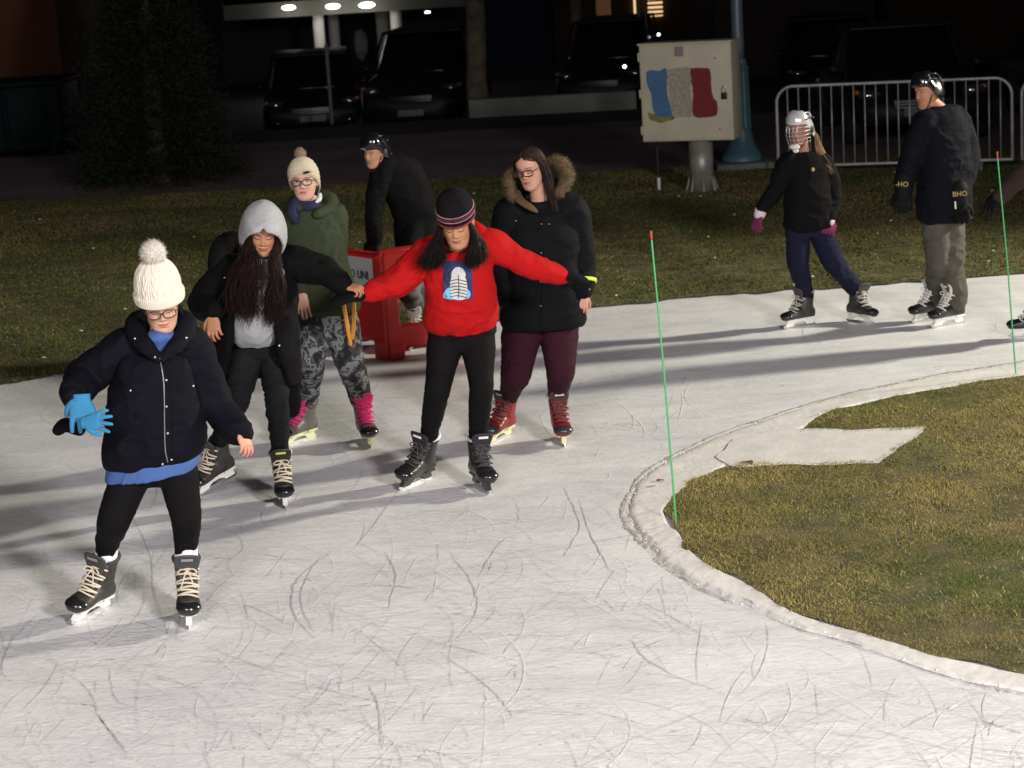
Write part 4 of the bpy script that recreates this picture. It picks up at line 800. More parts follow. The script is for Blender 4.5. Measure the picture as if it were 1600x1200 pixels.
for (a, b, c) in (((537, 477), (542, 505), (548, 538)), ((553, 475), (553, 500), (551, 528))):
    m = MB(); tube(m, [PT(*a, Y-.16), PT(*b, Y-.17), PT(*c, Y-.17)], [.012, .012, .010], 10, 4, True, .35, (0, 1, 0)); m.build('orange_strap', ORN, root)

# ==== 5 girl in red sweater
Y = G(752, 774).y+.05; root = person('skater in red sweatshirt and striped black knit hat with both arms stretched out', (*G(705, 765)[:2], 0))
aL, fL, _ = skate(root, 752, 764, 18, SCH['black'], roll=-4)
aR, fR, _ = skate(root, 650, 757, -36, SCH['black'], roll=-12)
H = headM(PT(714, 348, Y-.22), -10, 23, 1, 1.06)
J = J_(Y, neck=(716, 390, -.08), shR=(668, 400, -.02), shL=(768, 385, -.02), elR=(622, 440, -.04), wrR=(578, 458, -.10), elL=(815, 410, -.02), wrL=(872, 431, .02), hipR=(698, 520, .08), hipL=(746, 516, .08), knR=(684, 606, -.05), knL=(752, 604, -.05))
J.update(anR=aR, anL=aL, ftR=fR, ftL=fL)
body_mesh(root, J, (.45, .23, .13), dict(H=H, eyes='down', lip=(.42, .12, .11), smile=1, openm=1), [])
m = MB(); leg(m, J['hipR'], J['knR'], aR, (.094, .070, .064, .046)); leg(m, J['hipL'], J['knL'], aL, (.092, .066, .062, .046)); torso(m, Y, [(722, 490, .06, .17, .12, 0), (722, 520, .08, .185, .13, 0), (722, 545, .08, .13, .10, 0)])
pipeline(m, .008, 4, .004, (7, 7, 20), .0028, 3); m.build('leggings', LEGG, root)
RED = mat('red_sweatshirt_fleece', (.40, .006, .007), .85, bump=.25, bscale=160, fold=.42, spec=.15)
sw = MB(); torso(sw, Y, [(716, 388, -.06, .075, .08, 0), (717, 400, -.04, .16, .12, 0), (718, 430, -.04, .185, .145, 0), (720, 465, -.02, .185, .155, 0), (720, 492, .03, .200, .165, 0), (720, 506, .05, .192, .155, 2), (721, 515, .06, .168, .13, 2)], e=2.2)
limb(sw, [J['shR'].lerp(J['shL'], .25), J['shR'], J['shR'].lerp(J['elR'], .5), J['elR'], J['elR'].lerp(J['wrR'], .6), J['wrR']], [.09, .090, .082, .074, .060, .044])
limb(sw, [J['shL'].lerp(J['shR'], .25), J['shL'], J['shL'].lerp(J['elL'], .5), J['elL'], J['elL'].lerp(J['wrL'], .6), J['wrL']], [.09, .088, .076, .066, .056, .044])
tube(sw, [PT(735, 360, Y+.02), PT(748, 372, Y-.02), PT(752, 388, Y-.06)], [.05, .06, .05], 14, 4)
pipeline(sw, .0085, 4, .013, (6, 6, 7), .0045, 6); sw.build('sweatshirt', RED, root); sb = sw.bvh()
for a_, b_ in (('elR', 'wrR'), ('elL', 'wrL')):
    d = (J[b_]-J[a_]).normalized(); m = MB(); tube(m, [J[b_]-d*.03, J[b_]+d*.03], [.043, .036], 60, 6); v = m.V(); q = v-np.array(J[b_]); m.build('rib_cuff', RED, root)
m = MB(); 
rg = np.random.default_rng(2)
X, Yp = np.meshgrid(np.linspace(691, 737, 24), np.linspace(407, 466, 30)); decal(m, sb, X+.03*(Yp-402), Yp-.12*(X-714)*0, .004); pr = m.build('chest_print', mat('navy_print', (.018, .026, .10), .8), root)
def blob(name, pts, mm, off):
    mb = MB(); c = np.mean(pts, 0); n = 8; P = cat_rom([(*p, 0) for p in pts+[pts[0]]], 5)[:-1, :2]; Xg = np.array([[c[0]+(p[0]-c[0])*t for p in list(P)+[P[0]]] for t in np.linspace(.02, 1, n)]); Yg = np.array([[c[1]+(p[1]-c[1])*t for p in list(P)+[P[0]]] for t in np.linspace(.02, 1, n)])
    decal(mb, sb, Xg, Yg, off); return mb.build(name, mm, pr)
blob('print_ice', [(692, 460), (700, 450), (714, 448), (730, 452), (735, 458), (732, 466), (712, 468), (694, 466)], mat('print_light_blue', (.16, .42, .62), .8), .006)
PW = mat('print_white', (.55, .55, .55), .8)
blob('print_figure', [(705, 434), (712, 430), (722, 429), (728, 436), (730, 452), (726, 467), (712, 468), (705, 462), (703, 445)], PW, .008)
blob('print_head', [(706, 424), (712, 418), (720, 418), (726, 424), (727, 432), (718, 436), (706, 434)], PW, .008)
m = MB()
for k in range(6): linedecal(m, sb, [(704, 439+k*5), (715, 437+k*5), (729, 440+k*5)], .0022, .009)
linedecal(m, sb, [(716, 430), (717, 450), (716, 466)], .002, .009); linedecal(m, sb, [(703, 436), (700, 428), (706, 422)], .003, .008); m.build('print_stripes', mat('print_black', (.01, .01, .012), .8), pr)
for w, d, L_, s in (('wrR', (-.92, -.15, -.05), 1.0, 1), ('wrL', (.85, .1, -.12), .95, -1)):
    m = MB(); mitten(m, J[w]+Vector(d)*.02, d, (0, -.25, .95), s, L_*(1.10 if w == 'wrR' else .88), 18); m.remesh(.006, 3).disp(.003, (20, 20, 20), 2, 3); m.build('mitten', mat('black_fleece', (.004, .004, .0045), .9, spec=.15, bump=.3, bscale=90) if 'black_fleece' not in bpy.data.materials else bpy.data.materials['black_fleece'], root)
def stripecol(m_):
    pass
ho, hm = beanie(root, H, mat('black_knit', (.005, .0045, .006), .9, spec=.15, bump=.2, bscale=200), [(.030, .088, .102), (.045, .092, .106), (.08, .092, .106), (.12, .086, .096), (.155, .064, .072), (.175, .030, .034), (.18, .005, .005)], ribknit(46), tilt=-.006, n=240, rows=90)
for z, rr, nm, cc in ((.034, .0065, 'brim_edge', (.20, .015, .03)), (.062, .0028, 'pink_stripe', (.60, .32, .34)), (.088, .0028, 'pink_stripe', (.60, .32, .34)), (.075, .0085, 'maroon_band', (.045, .010, .02))):
    m = MB(); w = np.interp(z, [.03, .045, .08, .12], [.089, .0935, .0935, .087])+(.0008 if rr > .005 else .0022); pts = [(w*math.sin(a), -.008+(w+.014)*math.cos(a), z-.006*math.cos(a)) for a in np.linspace(0, 2*PI, 49)]
    tube(m, pts, rr, 8, 1, False, .35 if rr < .005 else 1.0, (0, 0, 1)); m.xf(H); m.build(nm, MM('knit_'+str(cc), cc, .9), ho)
hr = MB(); 
strands(hr, [[H @ V(.076, .02, .03), H @ V(.095, .03, -.05), PT(676, 383, Y-.20), PT(660, 402, Y-.21), PT(648, 418, Y-.19)], [H @ V(.074, .045, .03), H @ V(.090, .05, -.05), PT(685, 385, Y-.25), PT(684, 405, Y-.23), PT(674, 420, Y-.22)], [H @ V(.074, .045, .0), H @ V(.090, .055, -.06), PT(690, 388, Y-.26), PT(690, 402, Y-.24), PT(686, 414, Y-.22)]], 950, .018, .0020, .007, 10, 2)
strands(hr, [[H @ V(-.066, .03, .03), H @ V(-.08, .04, -.05), PT(748, 375, Y-.22), PT(754, 397, Y-.23), PT(752, 416, Y-.22)], [H @ V(-.074, .045, .03), H @ V(-.090, .05, -.05), PT(739, 384, Y-.26), PT(731, 400, Y-.25), PT(728, 420, Y-.23)]], 800, .017, .0020, .006, 10, 6)
hr.build('hair', DHAIR, root)

# ==== 6 woman in dark parka
Y = G(878, 699).y+.08; root = person('bareheaded woman in dark parka with brown fur hood, glasses, maroon leggings and red skates', (*G(830, 697)[:2], 0))
aL, fL, _ = skate(root, 877, 691, 6, SCH['red'])
aR, fR, _ = skate(root, 780, 688, -30, SCH['red'], roll=-9)
H = headM(PT(829, 263, Y-.06), -30, 12, 6, 1.0)
J = J_(Y, neck=(843, 312, .0), shR=(797, 335, .0), shL=(893, 330, .0), elR=(786, 410, .0), wrR=(790, 465, -.06), elL=(908, 405, .02), wrL=(910, 462, -.06), hipR=(820, 500, .02), hipL=(872, 498, .02), knR=(806, 585, -.05), knL=(876, 578, -.05))
J.update(anR=aR, anL=aL, ftR=fR, ftL=fL); skin6 = (.50, .28, .20)
body_mesh(root, J, skin6, dict(H=H, eyes='down', lip=(.5, .16, .15), openm=.3), [dict(wr=PT(911, 460, Y-.08), d=(-.1, -.25, -.95), nrm=(.3, -.9, .1), thumb=-1, curl=38, L=.9)])
m = MB(); leg(m, PT(818, 500, Y+.02), J['knR'], aR, (.115, .088, .074, .052)); leg(m, PT(872, 498, Y+.02), J['knL'], aL, (.113, .086, .072, .052))
pipeline(m, .008, 4, .005, (7, 7, 20), .003, 4); m.build('leggings', mat('maroon_leggings', (.028, .004, .011), .85, spec=.2, bump=.15, bscale=200), root)
PARK = mat('dark_parka_cloth', (.0024, .0028, .0040), .8, bump=.3, bscale=60, spec=.14, fold=.4)
coat = MB(); torso(coat, Y, [(843, 315, .02, .10, .10, 0), (844, 330, .02, .19, .13, -4), (846, 370, 0, .225, .165, -4), (847, 420, 0, .218, .170, -4), (848, 460, 0, .232, .175, -4), (848, 495, 0, .250, .185, -4), (848, 508, 0, .245, .175, -4)], e=2.5)
limb(coat, [J['shR'].lerp(J['shL'], .2), J['shR'], J['elR'], J['elR'].lerp(J['wrR'], .6), J['wrR']], [.09, .095, .085, .072, .058])
limb(coat, [J['shL'].lerp(J['shR'], .2), J['shL'], J['elL'], J['elL'].lerp(J['wrL'], .6), J['wrL']+V(0, .01, .03)], [.09, .096, .084, .074, .060])
pipeline(coat, .009, 5, .011, (5, 5, 9), .003, 13); coat.build('parka', PARK, root); pb = coat.bvh()
m = MB(); linedecal(m, pb, [(846, 330), (848, 400), (847, 450), (845, 505)], .004, 0); linedecal(m, pb, [(790, 440), (812, 444), (832, 442)], .004); linedecal(m, pb, [(862, 442), (880, 446), (898, 440)], .004); m.build('placket', PARK, root)
buttons(root, [hitp(pb, x, y)[0] for x, y in ((806, 345), (846, 350), (846, 395), (845, 440), (845, 478), (921, 452), (858, 350))], .0055, MM('dim_snap', (.35, .35, .35), .35, .8))
m = MB(); a_ = J['elL'].lerp(J['wrL'], .60); d = (J['wrL']-J['elL']).normalized(); tube(m, [a_-d*.010, a_+d*.010], [.089, .088], 26, 1, False); m.build('reflective_band', mat('neon_yellow_band', (.55, .75, .05), .5), root)
m = MB(); tube(m, [PT(806, 300, Y-.02), PT(812, 312, Y-.12), PT(826, 322, Y-.16), PT(838, 330, Y-.165)], [.03, .03, .028, .015], 12, 5, True, .5)
m.remesh(.006, 2).disp(.003, (20, 20, 20), 2, 2); m.build('collar_lining', mat('tan_lining', (.08, .048, .02), .9), root)
m = MB(); fp = [PT(800, 308, Y-.10), PT(794, 284, Y-.02), PT(802, 272, Y+.06), PT(828, 272, Y+.13), PT(856, 258, Y+.13), PT(876, 256, Y+.07), PT(886, 278, Y+.0), PT(874, 302, Y-.07)]; tube(m, fp, [.010, .018, .018, .018, .022, .026, .025, .012], 14, 6)
v = m.V(); n_ = m.normals(); fuzz(m, v, n_, 7000, .034, .0012, 4, .5); FUR = mat('brown_fur', (.13, .088, .045), .9, var=.5, vscale=25); m.build('fur_trim', FUR, root)
m = MB(); tube(m, [PT(800, 312, Y+.02), PT(806, 300, Y+.12), PT(842, 285, Y+.17), PT(872, 292, Y+.12), PT(878, 305, Y+.02)], [.04, .05, .07, .055, .045], 16, 6); m.remesh(.009, 4).disp(.006, (10, 10, 10), 3, 2); m.build('hood', PARK, root)
hr = MB(); hc = MB()
zc = []
for (z, w, f, b, gap) in ((-.10, .070, .0, -.098, 1.45), (-.05, .080, .0, -.108, 1.35), (0, .084, .02, -.112, 1.18), (.03, .086, .04, -.113, 1.0), (.055, .084, .08, -.11, .75), (.075, .078, .086, -.105, .32), (.09, .066, .07, -.095, .05), (.108, .045, .045, -.07, .02), (.118, .015, .01, -.03, .02)): zc.append((z, w, f, b, gap))
hc = hoodshell(H, zc, 1, .012); hc.xf(H); hc.remesh(.004, 3).disp(.004, (60, 60, 8), 2, 2); hr.merge(hc)
strands(hr, [[H @ V(.0, .07, .105), H @ V(.055, .06, .085), H @ V(.078, .03, .03), H @ V(.080, .02, -.05), H @ V(.070, .01, -.12)], [H @ V(.0, .02, .12), H @ V(.062, .0, .095), H @ V(.088, -.02, .03), H @ V(.088, -.02, -.05), H @ V(.075, -.02, -.14)]], 380, .008, .0017, .005, 7, 3)
strands(hr, [[H @ V(-.01, .07, .105), H @ V(-.055, .055, .085), H @ V(-.078, .02, .03), H @ V(-.082, .0, -.05), H @ V(-.085, .01, -.14), PT(866, 335, Y-.14)], [H @ V(0, .02, .12), H @ V(-.062, .0, .095), H @ V(-.088, -.02, .03), H @ V(-.092, -.03, -.05), H @ V(-.095, -.01, -.14), PT(872, 340, Y-.12)]], 480, .011, .0017, .006, 7, 4)
hr.build('hair', mat('dark_brown_hair', (.024, .011, .007), .55, spec=.3), root)
glasses(root, H, (.04, .012, .008), .029, .018, .0026)
# ==== 4 bent man behind the skating aid
Y = 15.35; s4 = 3200/Y
root = person('skater in black helmet and black jacket bending over the red skating aid', (*PT(640, 552, Y)[:2], 0))
J = J_(Y, neck=(606, 248, .0), shR=(600, 262, -.06), shL=(640, 272, .10), elR=(584, 322, -.10), wrR=(585, 375, -.14), elL=(650, 335, .05), wrL=(640, 388, -.10), hipR=(642, 395, .10), hipL=(662, 390, .22), knR=(640, 460, -.10), knL=(668, 455, .05))
aR, fR, _ = skate(root, 652, 542, -20, SCH['hockey']); aL, fL, _ = skate(root, 690, 536, -10, SCH['hockey'])
J.update(anR=aR, anL=aL, ftR=fR, ftL=fL); H = headM(PT(586, 236, Y-.10), -42, 12, -8, 1.0)
body_mesh(root, J, (.50, .27, .17), dict(H=H, eyes='open', lip=(.45, .16, .12), smile=1, openm=1), [])
m = MB(); torso(m, Y, [(606, 243, .0, .08, .09, 20), (618, 258, .03, .17, .13, 20), (634, 295, .06, .18, .15, 20), (648, 335, .10, .16, .16, 20), (650, 375, .14, .155, .15, 20), (650, 396, .14, .14, .13, 20)])
limb(m, [J['shR'].lerp(J['shL'], .2), J['shR'], J['elR'], J['elR'].lerp(J['wrR'], .6), J['wrR']], [.09, .085, .066, .060, .050]); limb(m, [J['shL'].lerp(J['shR'], .2), J['shL'], J['elL'], J['wrL']], [.10, .11, .085, .055])
pipeline(m, .011, 5, .012, (6, 6, 9), .004, 3); m.build('jacket', BLK, root)
m = MB(); leg(m, J['hipR'], J['knR'], aR, (.095, .08, .07, .06)); leg(m, J['hipL'], J['knL'], aL, (.095, .08, .07, .06)); torso(m, Y, [(652, 370, .15, .15, .12, 20), (652, 395, .15, .16, .13, 20), (652, 410, .15, .13, .1, 20)]); pipeline(m, .011, 4, .010, (7, 7, 12), .003, 9); m.build('trousers', mat('pale_grey_snow_trousers', (.20, .20, .20), .85, rampcol=('L', [(.44, (.010, .010, .012)), (.60, (.15, .15, .15))]), rscale=6), root)
GLV = mat('black_glove', (.004, .004, .0045), .7, bump=.3, bscale=60, spec=.15)
for w, tz in (('wrR', 1), ('wrL', -1)):
    m = MB(); hand(m, J[w], (-.3, -.35, -.85), (-.3, -.8, .4), tz, 35, 1.05, 1.3); m.remesh(.005, 2); m.build('glove', GLV, root)
def helmet(root, H, m, m2, name='helmet', fit=1.0):
    n = 72; th = np.linspace(0, 2*PI, n, endpoint=False); rim = np.where(np.cos(th) > 0, .048*np.clip(np.cos(th)*1.8, 0, 1), 0)-.052*np.clip(1-np.abs(np.cos(th)+.25)*1.6, 0, 1)*1-.045*np.clip(-np.cos(th), 0, 1)
    rs = []
    for w, lo in ((.93, .012), (.985, .0), (1, .006)):
        rs.append(np.stack([.098*w*np.sin(th), -.008+.122*w*np.cos(th), rim+lo], 1))
    for k in range(1, 15):
        a = k/15*PI/2; rs.append(np.stack([.100*np.cos(a)**.75*np.sin(th), -.008+.124*np.cos(a)**.75*np.cos(th), rim*np.cos(a)+.138*np.sin(a)], 1)*1.0)
    v, f = skinrings(rs); v = v*fit; mb = MB(); mb.add(v, f); mb.xf(H); o = mb.build(name, m, root)
    for sx in (-1, 1):
        mb = MB(); tube(mb, [(sx*.05, .085, .095), (sx*.060, .03, .125), (sx*.058, -.04, .120), (sx*.045, -.09, .085)], .009, 8, 5, True, .6); mb.xf(H); mb.build('helmet_ridge', m, o)
        mb = MB(); ell(mb, (sx*.101, -.005, .0), (.006, .024, .032), 12, 8); mb.xf(H); mb.build('ear_guard', m2, o)
        for (y, z) in ((.045, .085), (.0, .09), (-.05, .082)):
            mb = MB(); ell(mb, (sx*.088, y, z), (.008, .016, .007), 10, 6); mb.xf(H); mb.build('vent', m2, o)
    for yy in (-.02, .05):
        mb = MB(); tube(mb, [(-.07, yy, .117), (0, yy, .138), (.07, yy, .117)], .004, 6, 4); mb.xf(H); mb.build('helmet_seam', m2, o)
    mb = MB(); tube(mb, [(-.088, .03, -.02), (-.06, .06, -.10), (0, .07, -.135), (.06, .06, -.10), (.088, .03, -.02)], .0045, 6, 5, True, .5); mb.xf(H); mb.build('chin_strap', m2, o)
    return o
HBL = mat('black_gloss_helmet', (.006, .006, .008), .18, coat=.6); RUB = mat('dark_rubber', (.015, .015, .016), .6)
h4 = helmet(root, H, HBL, RUB); m = MB(); bbox(m, (0, .118, .055), (.045, .005, .008), .001); m.xf(H); m.build('helmet_badge', MM('badge_grey', (.3, .3, .3), .5), h4)

# ==== 7 child in silver helmet
root = None; Y = G(1250, 514).y; root = person('child in silver caged helmet, dark jacket and pink mittens with a fair ponytail', (*G(1290, 514)[:2], 0))
aR, fR, _ = skate(root, 1250, 511, -62, SCH['child'], s=.95); aL, fL, _ = skate(root, 1343, 505, 34, SCH['child'], roll=-10, s=.95)
H = headM(PT(1250, 202, Y-.02), -38, 4, 0, .98)
J = J_(Y, neck=(1256, 238, .0), shR=(1230, 256, -.02), shL=(1288, 258, .02), elR=(1212, 297, 0), wrR=(1189, 328, -.05), elL=(1300, 300, .02), wrL=(1296, 338, -.04), hipR=(1246, 352, .02), hipL=(1277, 350, .04), knR=(1247, 415, -.03), knL=(1302, 410, -.02))
J.update(anR=aR, anL=aL, ftR=fR, ftL=fL)
body_mesh(root, J, (.30, .14, .10), dict(H=H, eyes='down', lip=(.35, .12, .1)), [], .045)
m = MB(); torso(m, Y, [(1256, 238, 0, .07, .07, 0), (1258, 250, 0, .14, .10, 4), (1261, 290, 0, .165, .125, 6), (1263, 330, .01, .180, .135, 6), (1264, 350, .01, .185, .135, 6), (1264, 357, .01, .16, .12, 6)])
limb(m, [J['shR'].lerp(J['shL'], .2), J['shR'], J['elR'], J['wrR']], [.07, .072, .062, .046]); limb(m, [J['shL'].lerp(J['shR'], .2), J['shL'], J['elL'], J['wrL']], [.07, .074, .064, .048])
pipeline(m, .010, 5, .010, (6, 6, 9), .004, 4); m.build('jacket', BLK, root); jb = m.bvh()
m = MB(); p = hitp(jb, 1270, 265)[0]
if p: ell(m, p, (.014, .006, .016), 8, 6); m.build('jacket_badge', mat('dull_gold', (.30, .25, .08), .6), root)
m = MB(); leg(m, J['hipR'], J['knR'], aR, (.088, .075, .068, .058)); leg(m, J['hipL'], J['knL'], aL, (.088, .075, .068, .060)); torso(m, Y, [(1262, 335, .02, .14, .11, 6), (1262, 355, .02, .15, .11, 6), (1262, 370, .02, .11, .09, 6)]); pipeline(m, .010, 4, .008, (7, 7, 12), .003, 5); m.build('trousers', mat('navy_fleece_trousers', (.0065, .0075, .024), .9, spec=.2), root)
PKM = mat('magenta_knit', (.14, .012, .07), .9, bump=.3, bscale=120)
for w, d, n_, tz, cu in (('wrR', (-.35, -.2, -.9), (-.8, -.5, .2), 1, 25), ('wrL', (-.15, -.2, -.95), (.2, -.95, .1), -1, 30)):
    m = MB(); hand(m, J[w]+Vector(d)*.03, d, n_, tz, cu, .88, 1.4, 7); m.remesh(.0045, 2); o = m.build('mitten', PKM, root)
    m = MB(); tube(m, [J[w]-Vector(d)*.0, J[w]+Vector(d)*.035], [.046, .044], 16, 2); m.build('mitten_cuff', MM('pale_pink_cuff', (.60, .48, .50), .9), o)
SIL = mat('silver_helmet', (.62, .63, .64), .2, .35); hh = helmet(root, H, SIL, mat('helmet_black_trim', (.02, .02, .02), .4))
m = MB()
for k, (z, d) in enumerate(((.03, .130), (.0, .138), (-.03, .140), (-.06, .134), (-.09, .122))): tube(m, [(-.095, .02, z*.9), (-.07, d-.035, z), (0, d, z), (.07, d-.035, z), (.095, .02, z*.9)], .0022, 6, 5)
for x in (-.045, -.015, .015, .045): tube(m, [(x, .128-abs(x)*.3, .04), (x, .14-abs(x)*.3, -.02), (x, .12-abs(x)*.3, -.095)], .0020, 6, 4)
m.xf(H); m.build('face_cage', MM('cage_wire', (.6, .6, .6), .3, .8), hh)
m = MB(); ell(m, (0, .098, -.115), (.045, .028, .022), 16, 10); ell(m, (0, .085, -.145), (.025, .02, .02), 12, 8); m.remesh(.004, 2); m.xf(H); m.build('chin_cup', MM('white_plastic', (.65, .65, .65), .4), hh)
m = MB(); Hm = H.to_3x3()
strands(m, [[H @ V(-.03, -.10, -.02), H @ V(-.05, -.12, -.06), PT(1287, 236, Y+.06), PT(1298, 262, Y+.05), PT(1304, 282, Y+.04)], [H @ V(-.07, -.07, -.03), H @ V(-.09, -.08, -.07), PT(1279, 235, Y-.02), PT(1293, 258, Y-.06), PT(1300, 274, Y-.06)]], 230, .012, .0036, .006, 7, 4)
m.build('hair', mat('fair_hair', (.22, .12, .05), .5), root)

# ==== 8 man at the right
Y = G(1485, 511).y; root = person('tall man in black helmet, dark jacket, olive grey trousers and lettered hockey gloves', (*G(1470, 508)[:2], 0))
aL, fL, _ = skate(root, 1482, 509, -64, SCH['hockey']); aR, fR, _ = skate(root, 1452, 502, -68, SCH['hockey'])
H = headM(PT(1449, 143, Y), -64, 6, 3, 1.03)
J = J_(Y, neck=(1468, 172, .02), shR=(1445, 195, -.06), shL=(1494, 188, .06), elR=(1424, 248, -.06), wrR=(1412, 290, -.12), elL=(1512, 250, .04), wrL=(1498, 305, -.14), hipR=(1462, 335, .0), hipL=(1484, 332, .06), knR=(1466, 410, -.03), knL=(1486, 410, .0))
J.update(anR=aR, anL=aL, ftR=fR, ftL=fL)
body_mesh(root, J, (.42, .20, .12), dict(H=H, eyes='open', lip=(.4, .14, .1)), [], .055)
m = MB(); torso(m, Y, [(1468, 166, .02, .09, .09, 20), (1470, 180, .02, .17, .13, 20), (1472, 215, .0, .195, .16, 20), (1474, 270, .0, .195, .17, 20), (1475, 330, .0, .195, .17, 20), (1475, 344, .0, .180, .155, 20)])
limb(m, [J['shR'].lerp(J['shL'], .2), J['shR'], J['elR'], J['wrR']], [.09, .095, .080, .060]); limb(m, [J['shL'].lerp(J['shR'], .2), J['shL'], J['elL'], J['wrL']], [.09, .098, .084, .062])
pipeline(m, .011, 5, .010, (6, 6, 9), .004, 14); m.build('jacket', NAVY, root)
m = MB(); leg(m, J['hipR'], J['knR'], aR, (.095, .082, .078, .075), fR+V(0, 0, .02)); leg(m, J['hipL'], J['knL'], aL, (.098, .085, .080, .078), fL+V(0, 0, .02)); torso(m, Y, [(1474, 315, .02, .15, .12, 20), (1474, 340, .02, .155, .12, 20), (1474, 352, .02, .12, .10, 20)]); pipeline(m, .010, 4, .012, (7, 7, 13), .005, 15); m.build('trousers', mat('olive_grey_trousers', (.065, .061, .048), .9, var=.2, vscale=7), root)
helmet(root, H, HBL, RUB); GOLD = mat('gold_lettering', (.30, .22, .08), .6)
for w, d, n_, tz, L_, tx in (('wrR', (-.1, -.15, -.95), (-.35, -.9, 0), 1, 1.1, '-HO'), ('wrL', (.02, -.1, -.98), (-.1, -.98, 0), -1, 1.15, 'BHO')):
    d = Vector(d).normalized(); m = MB(); c = J[w]; tube(m, [c-d*.05, c, c+d*.07], [.072, .070, .060], 20, 3); hand(m, c+d*.05, d, n_, tz, 30, L_, 1.55, 2); m.remesh(.007, 2); o = m.build('hockey_glove', GLV, root)
    t = text_mb(tx, .050, .0008, .0015); n2 = Vector(n_).normalized(); xx = (-d).cross(n2).normalized(); t.xf(frame(c-d*.018+n2*.076, xx, -d)); t.build('glove_lettering', GOLD, o, False)
    if w == 'wrL':
        t = MB(); bbox(t, (0, 0, 0), (.012, .055, .006), .002); t.xf(frame(c+d*.06+n2*.066-xx*.035, xx, -d)); t.build('glove_patch', MM('white_patch', (.6, .6, .6), .6), o)

# ==== 9 skater leaving at the right edge
Y = G(1612, 531).y; root = person('skater mostly cut off by the right edge, trailing brown sleeve and black skate in view', (*G(1640, 535)[:2], 0))
aR, fR, _ = skate(root, 1612, 528, -100, SCH['hockey']); aL, fL, _ = skate(root, 1700, 520, -95, SCH['hockey'])
H = headM(PT(1668, 165, Y), 95, 5, 0, 1.0)
J = J_(Y, neck=(1662, 200, 0), shR=(1650, 222, -.05), shL=(1672, 222, .2), elR=(1604, 268, -.10), wrR=(1562, 308, -.14), elL=(1700, 280, .2), wrL=(1725, 310, .2), hipR=(1655, 365, -.05), hipL=(1665, 362, .12), knR=(1650, 440, -.05), knL=(1690, 435, .1))
J.update(anR=aR, anL=aL, ftR=fR, ftL=fL); body_mesh(root, J, (.45, .24, .15), dict(H=H, eyes='open'), [])
m = MB(); torso(m, Y, [(1662, 200, 0, .09, .09, 80), (1660, 215, .02, .16, .12, 80), (1658, 280, .03, .19, .14, 80), (1658, 360, .03, .20, .14, 80), (1658, 372, .03, .18, .12, 80)])
limb(m, [J['shR'], J['elR'], J['elR'].lerp(J['wrR'], .6), J['wrR']], [.08, .066, .056, .046]); limb(m, [J['shL'], J['elL'], J['wrL']], [.08, .066, .046]); pipeline(m, .012, 4, .01, (6, 6, 9), .004, 3); m.build('jacket', mat('brown_jacket_cloth', (.022, .010, .008), .9), root)
m = MB(); leg(m, J['hipR'], J['knR'], aR, (.09, .08, .07, .06)); leg(m, J['hipL'], J['knL'], aL, (.09, .08, .07, .06)); m.remesh(.011, 4); m.build('trousers', BLK, root)
m = MB(); hand(m, J['wrR'], (-.75, -.1, -.6), (-.4, -.6, .6), 1, 20, 1.0, 1.3); m.remesh(.005, 2); m.build('glove', GLV, root)
helmet(root, H, HBL, RUB)

# ------------------------------------------------------------------ props
# red skating aid
c0 = G(608, 563); cL = G(556, 553); cR_ = G(730, 549); Hh = .80
root = thing('skating_aid', 'moulded red plastic skating aid with a white lettered panel, standing on the ice', 'skating aid', (c0.x, c0.y, 0))
REDP = mat('red_plastic', (.52, .014, .012), .45, bump=.12, bscale=12, var=.12, vscale=5)
uL = (cL-c0); wL = uL.length; uL.normalize(); uR = (cR_-c0); wR = uR.length; uR.normalize(); up = V(-.0, 0, 1)
def slab(mb, o, u, a, b, z0, z1, th):
    n = V(0, 0, 1).cross(u).normalized(); c = o+u*((a+b)/2)+V(0, 0, (z0+z1)/2); bbox(mb, c, (b-a, th, z1-z0), .015, frame(V(0, 0, 0), u, n).to_3x3())
m = MB(); wL2 = wL+.08
slab(m, c0, uL, -.02, wL2, .13, Hh, .06); slab(m, c0, uL, -.02, .13, 0, .16, .075); slab(m, c0, uL, wL2-.12, wL2, 0, .16, .075); slab(m, c0, uL, 0, wL2+.03, Hh-.04, Hh+.0, .09)
m.remesh(.009, 3); m.build('front_panel', REDP, root)
m = MB(); slab(m, c0, uR, .0, .10, .0, Hh, .06); slab(m, c0, uR, .05, wR, .08, .26, .06); slab(m, c0, uR, wR-.10, wR, 0, Hh, .06); slab(m, c0, uR, .0, wR, Hh-.17, Hh, .06); slab(m, c0, uR, .0, .12, 0, .12, .08); slab(m, c0, uR, wR-.16, wR, 0, .12, .08)
m.remesh(.009, 3); m.build('side_panel', REDP, root)
m = MB(); tube(m, [c0+uL*.02+V(0, 0, Hh), c0+uR*(wR*.5)+V(0, 0, Hh+.01), c0+uR*wR+V(0, 0, Hh)], .028, 12, 4); m.build('handle', REDP, root)
nL = V(0, 0, 1).cross(uL).normalized()
if nL.y > 0: nL = -nL
xL = -uL if (-uL).x > 0 else uL
P = c0+uL*(wL*.58)+nL*.034+V(0, 0, Hh-.17); W_ = wL*.80
m = MB(); bbox(m, (0, 0, 0), (W_, .26, .004), .0015); m.xf(frame(P, xL, (0, 0, 1))); sg = m.build('sign_panel', mat('grey_white_sign', (.50, .51, .52), .5), root)
dk = mat('sign_black_ink', (.02, .03, .035), .6)
t = text_mb('UNI', .082, .0028, .0008); t.xf(frame(P+nL*.004+xL*.045+V(0, 0, -.005), xL, (0, 0, 1))); t.build('sign_lettering', dk, sg, False)
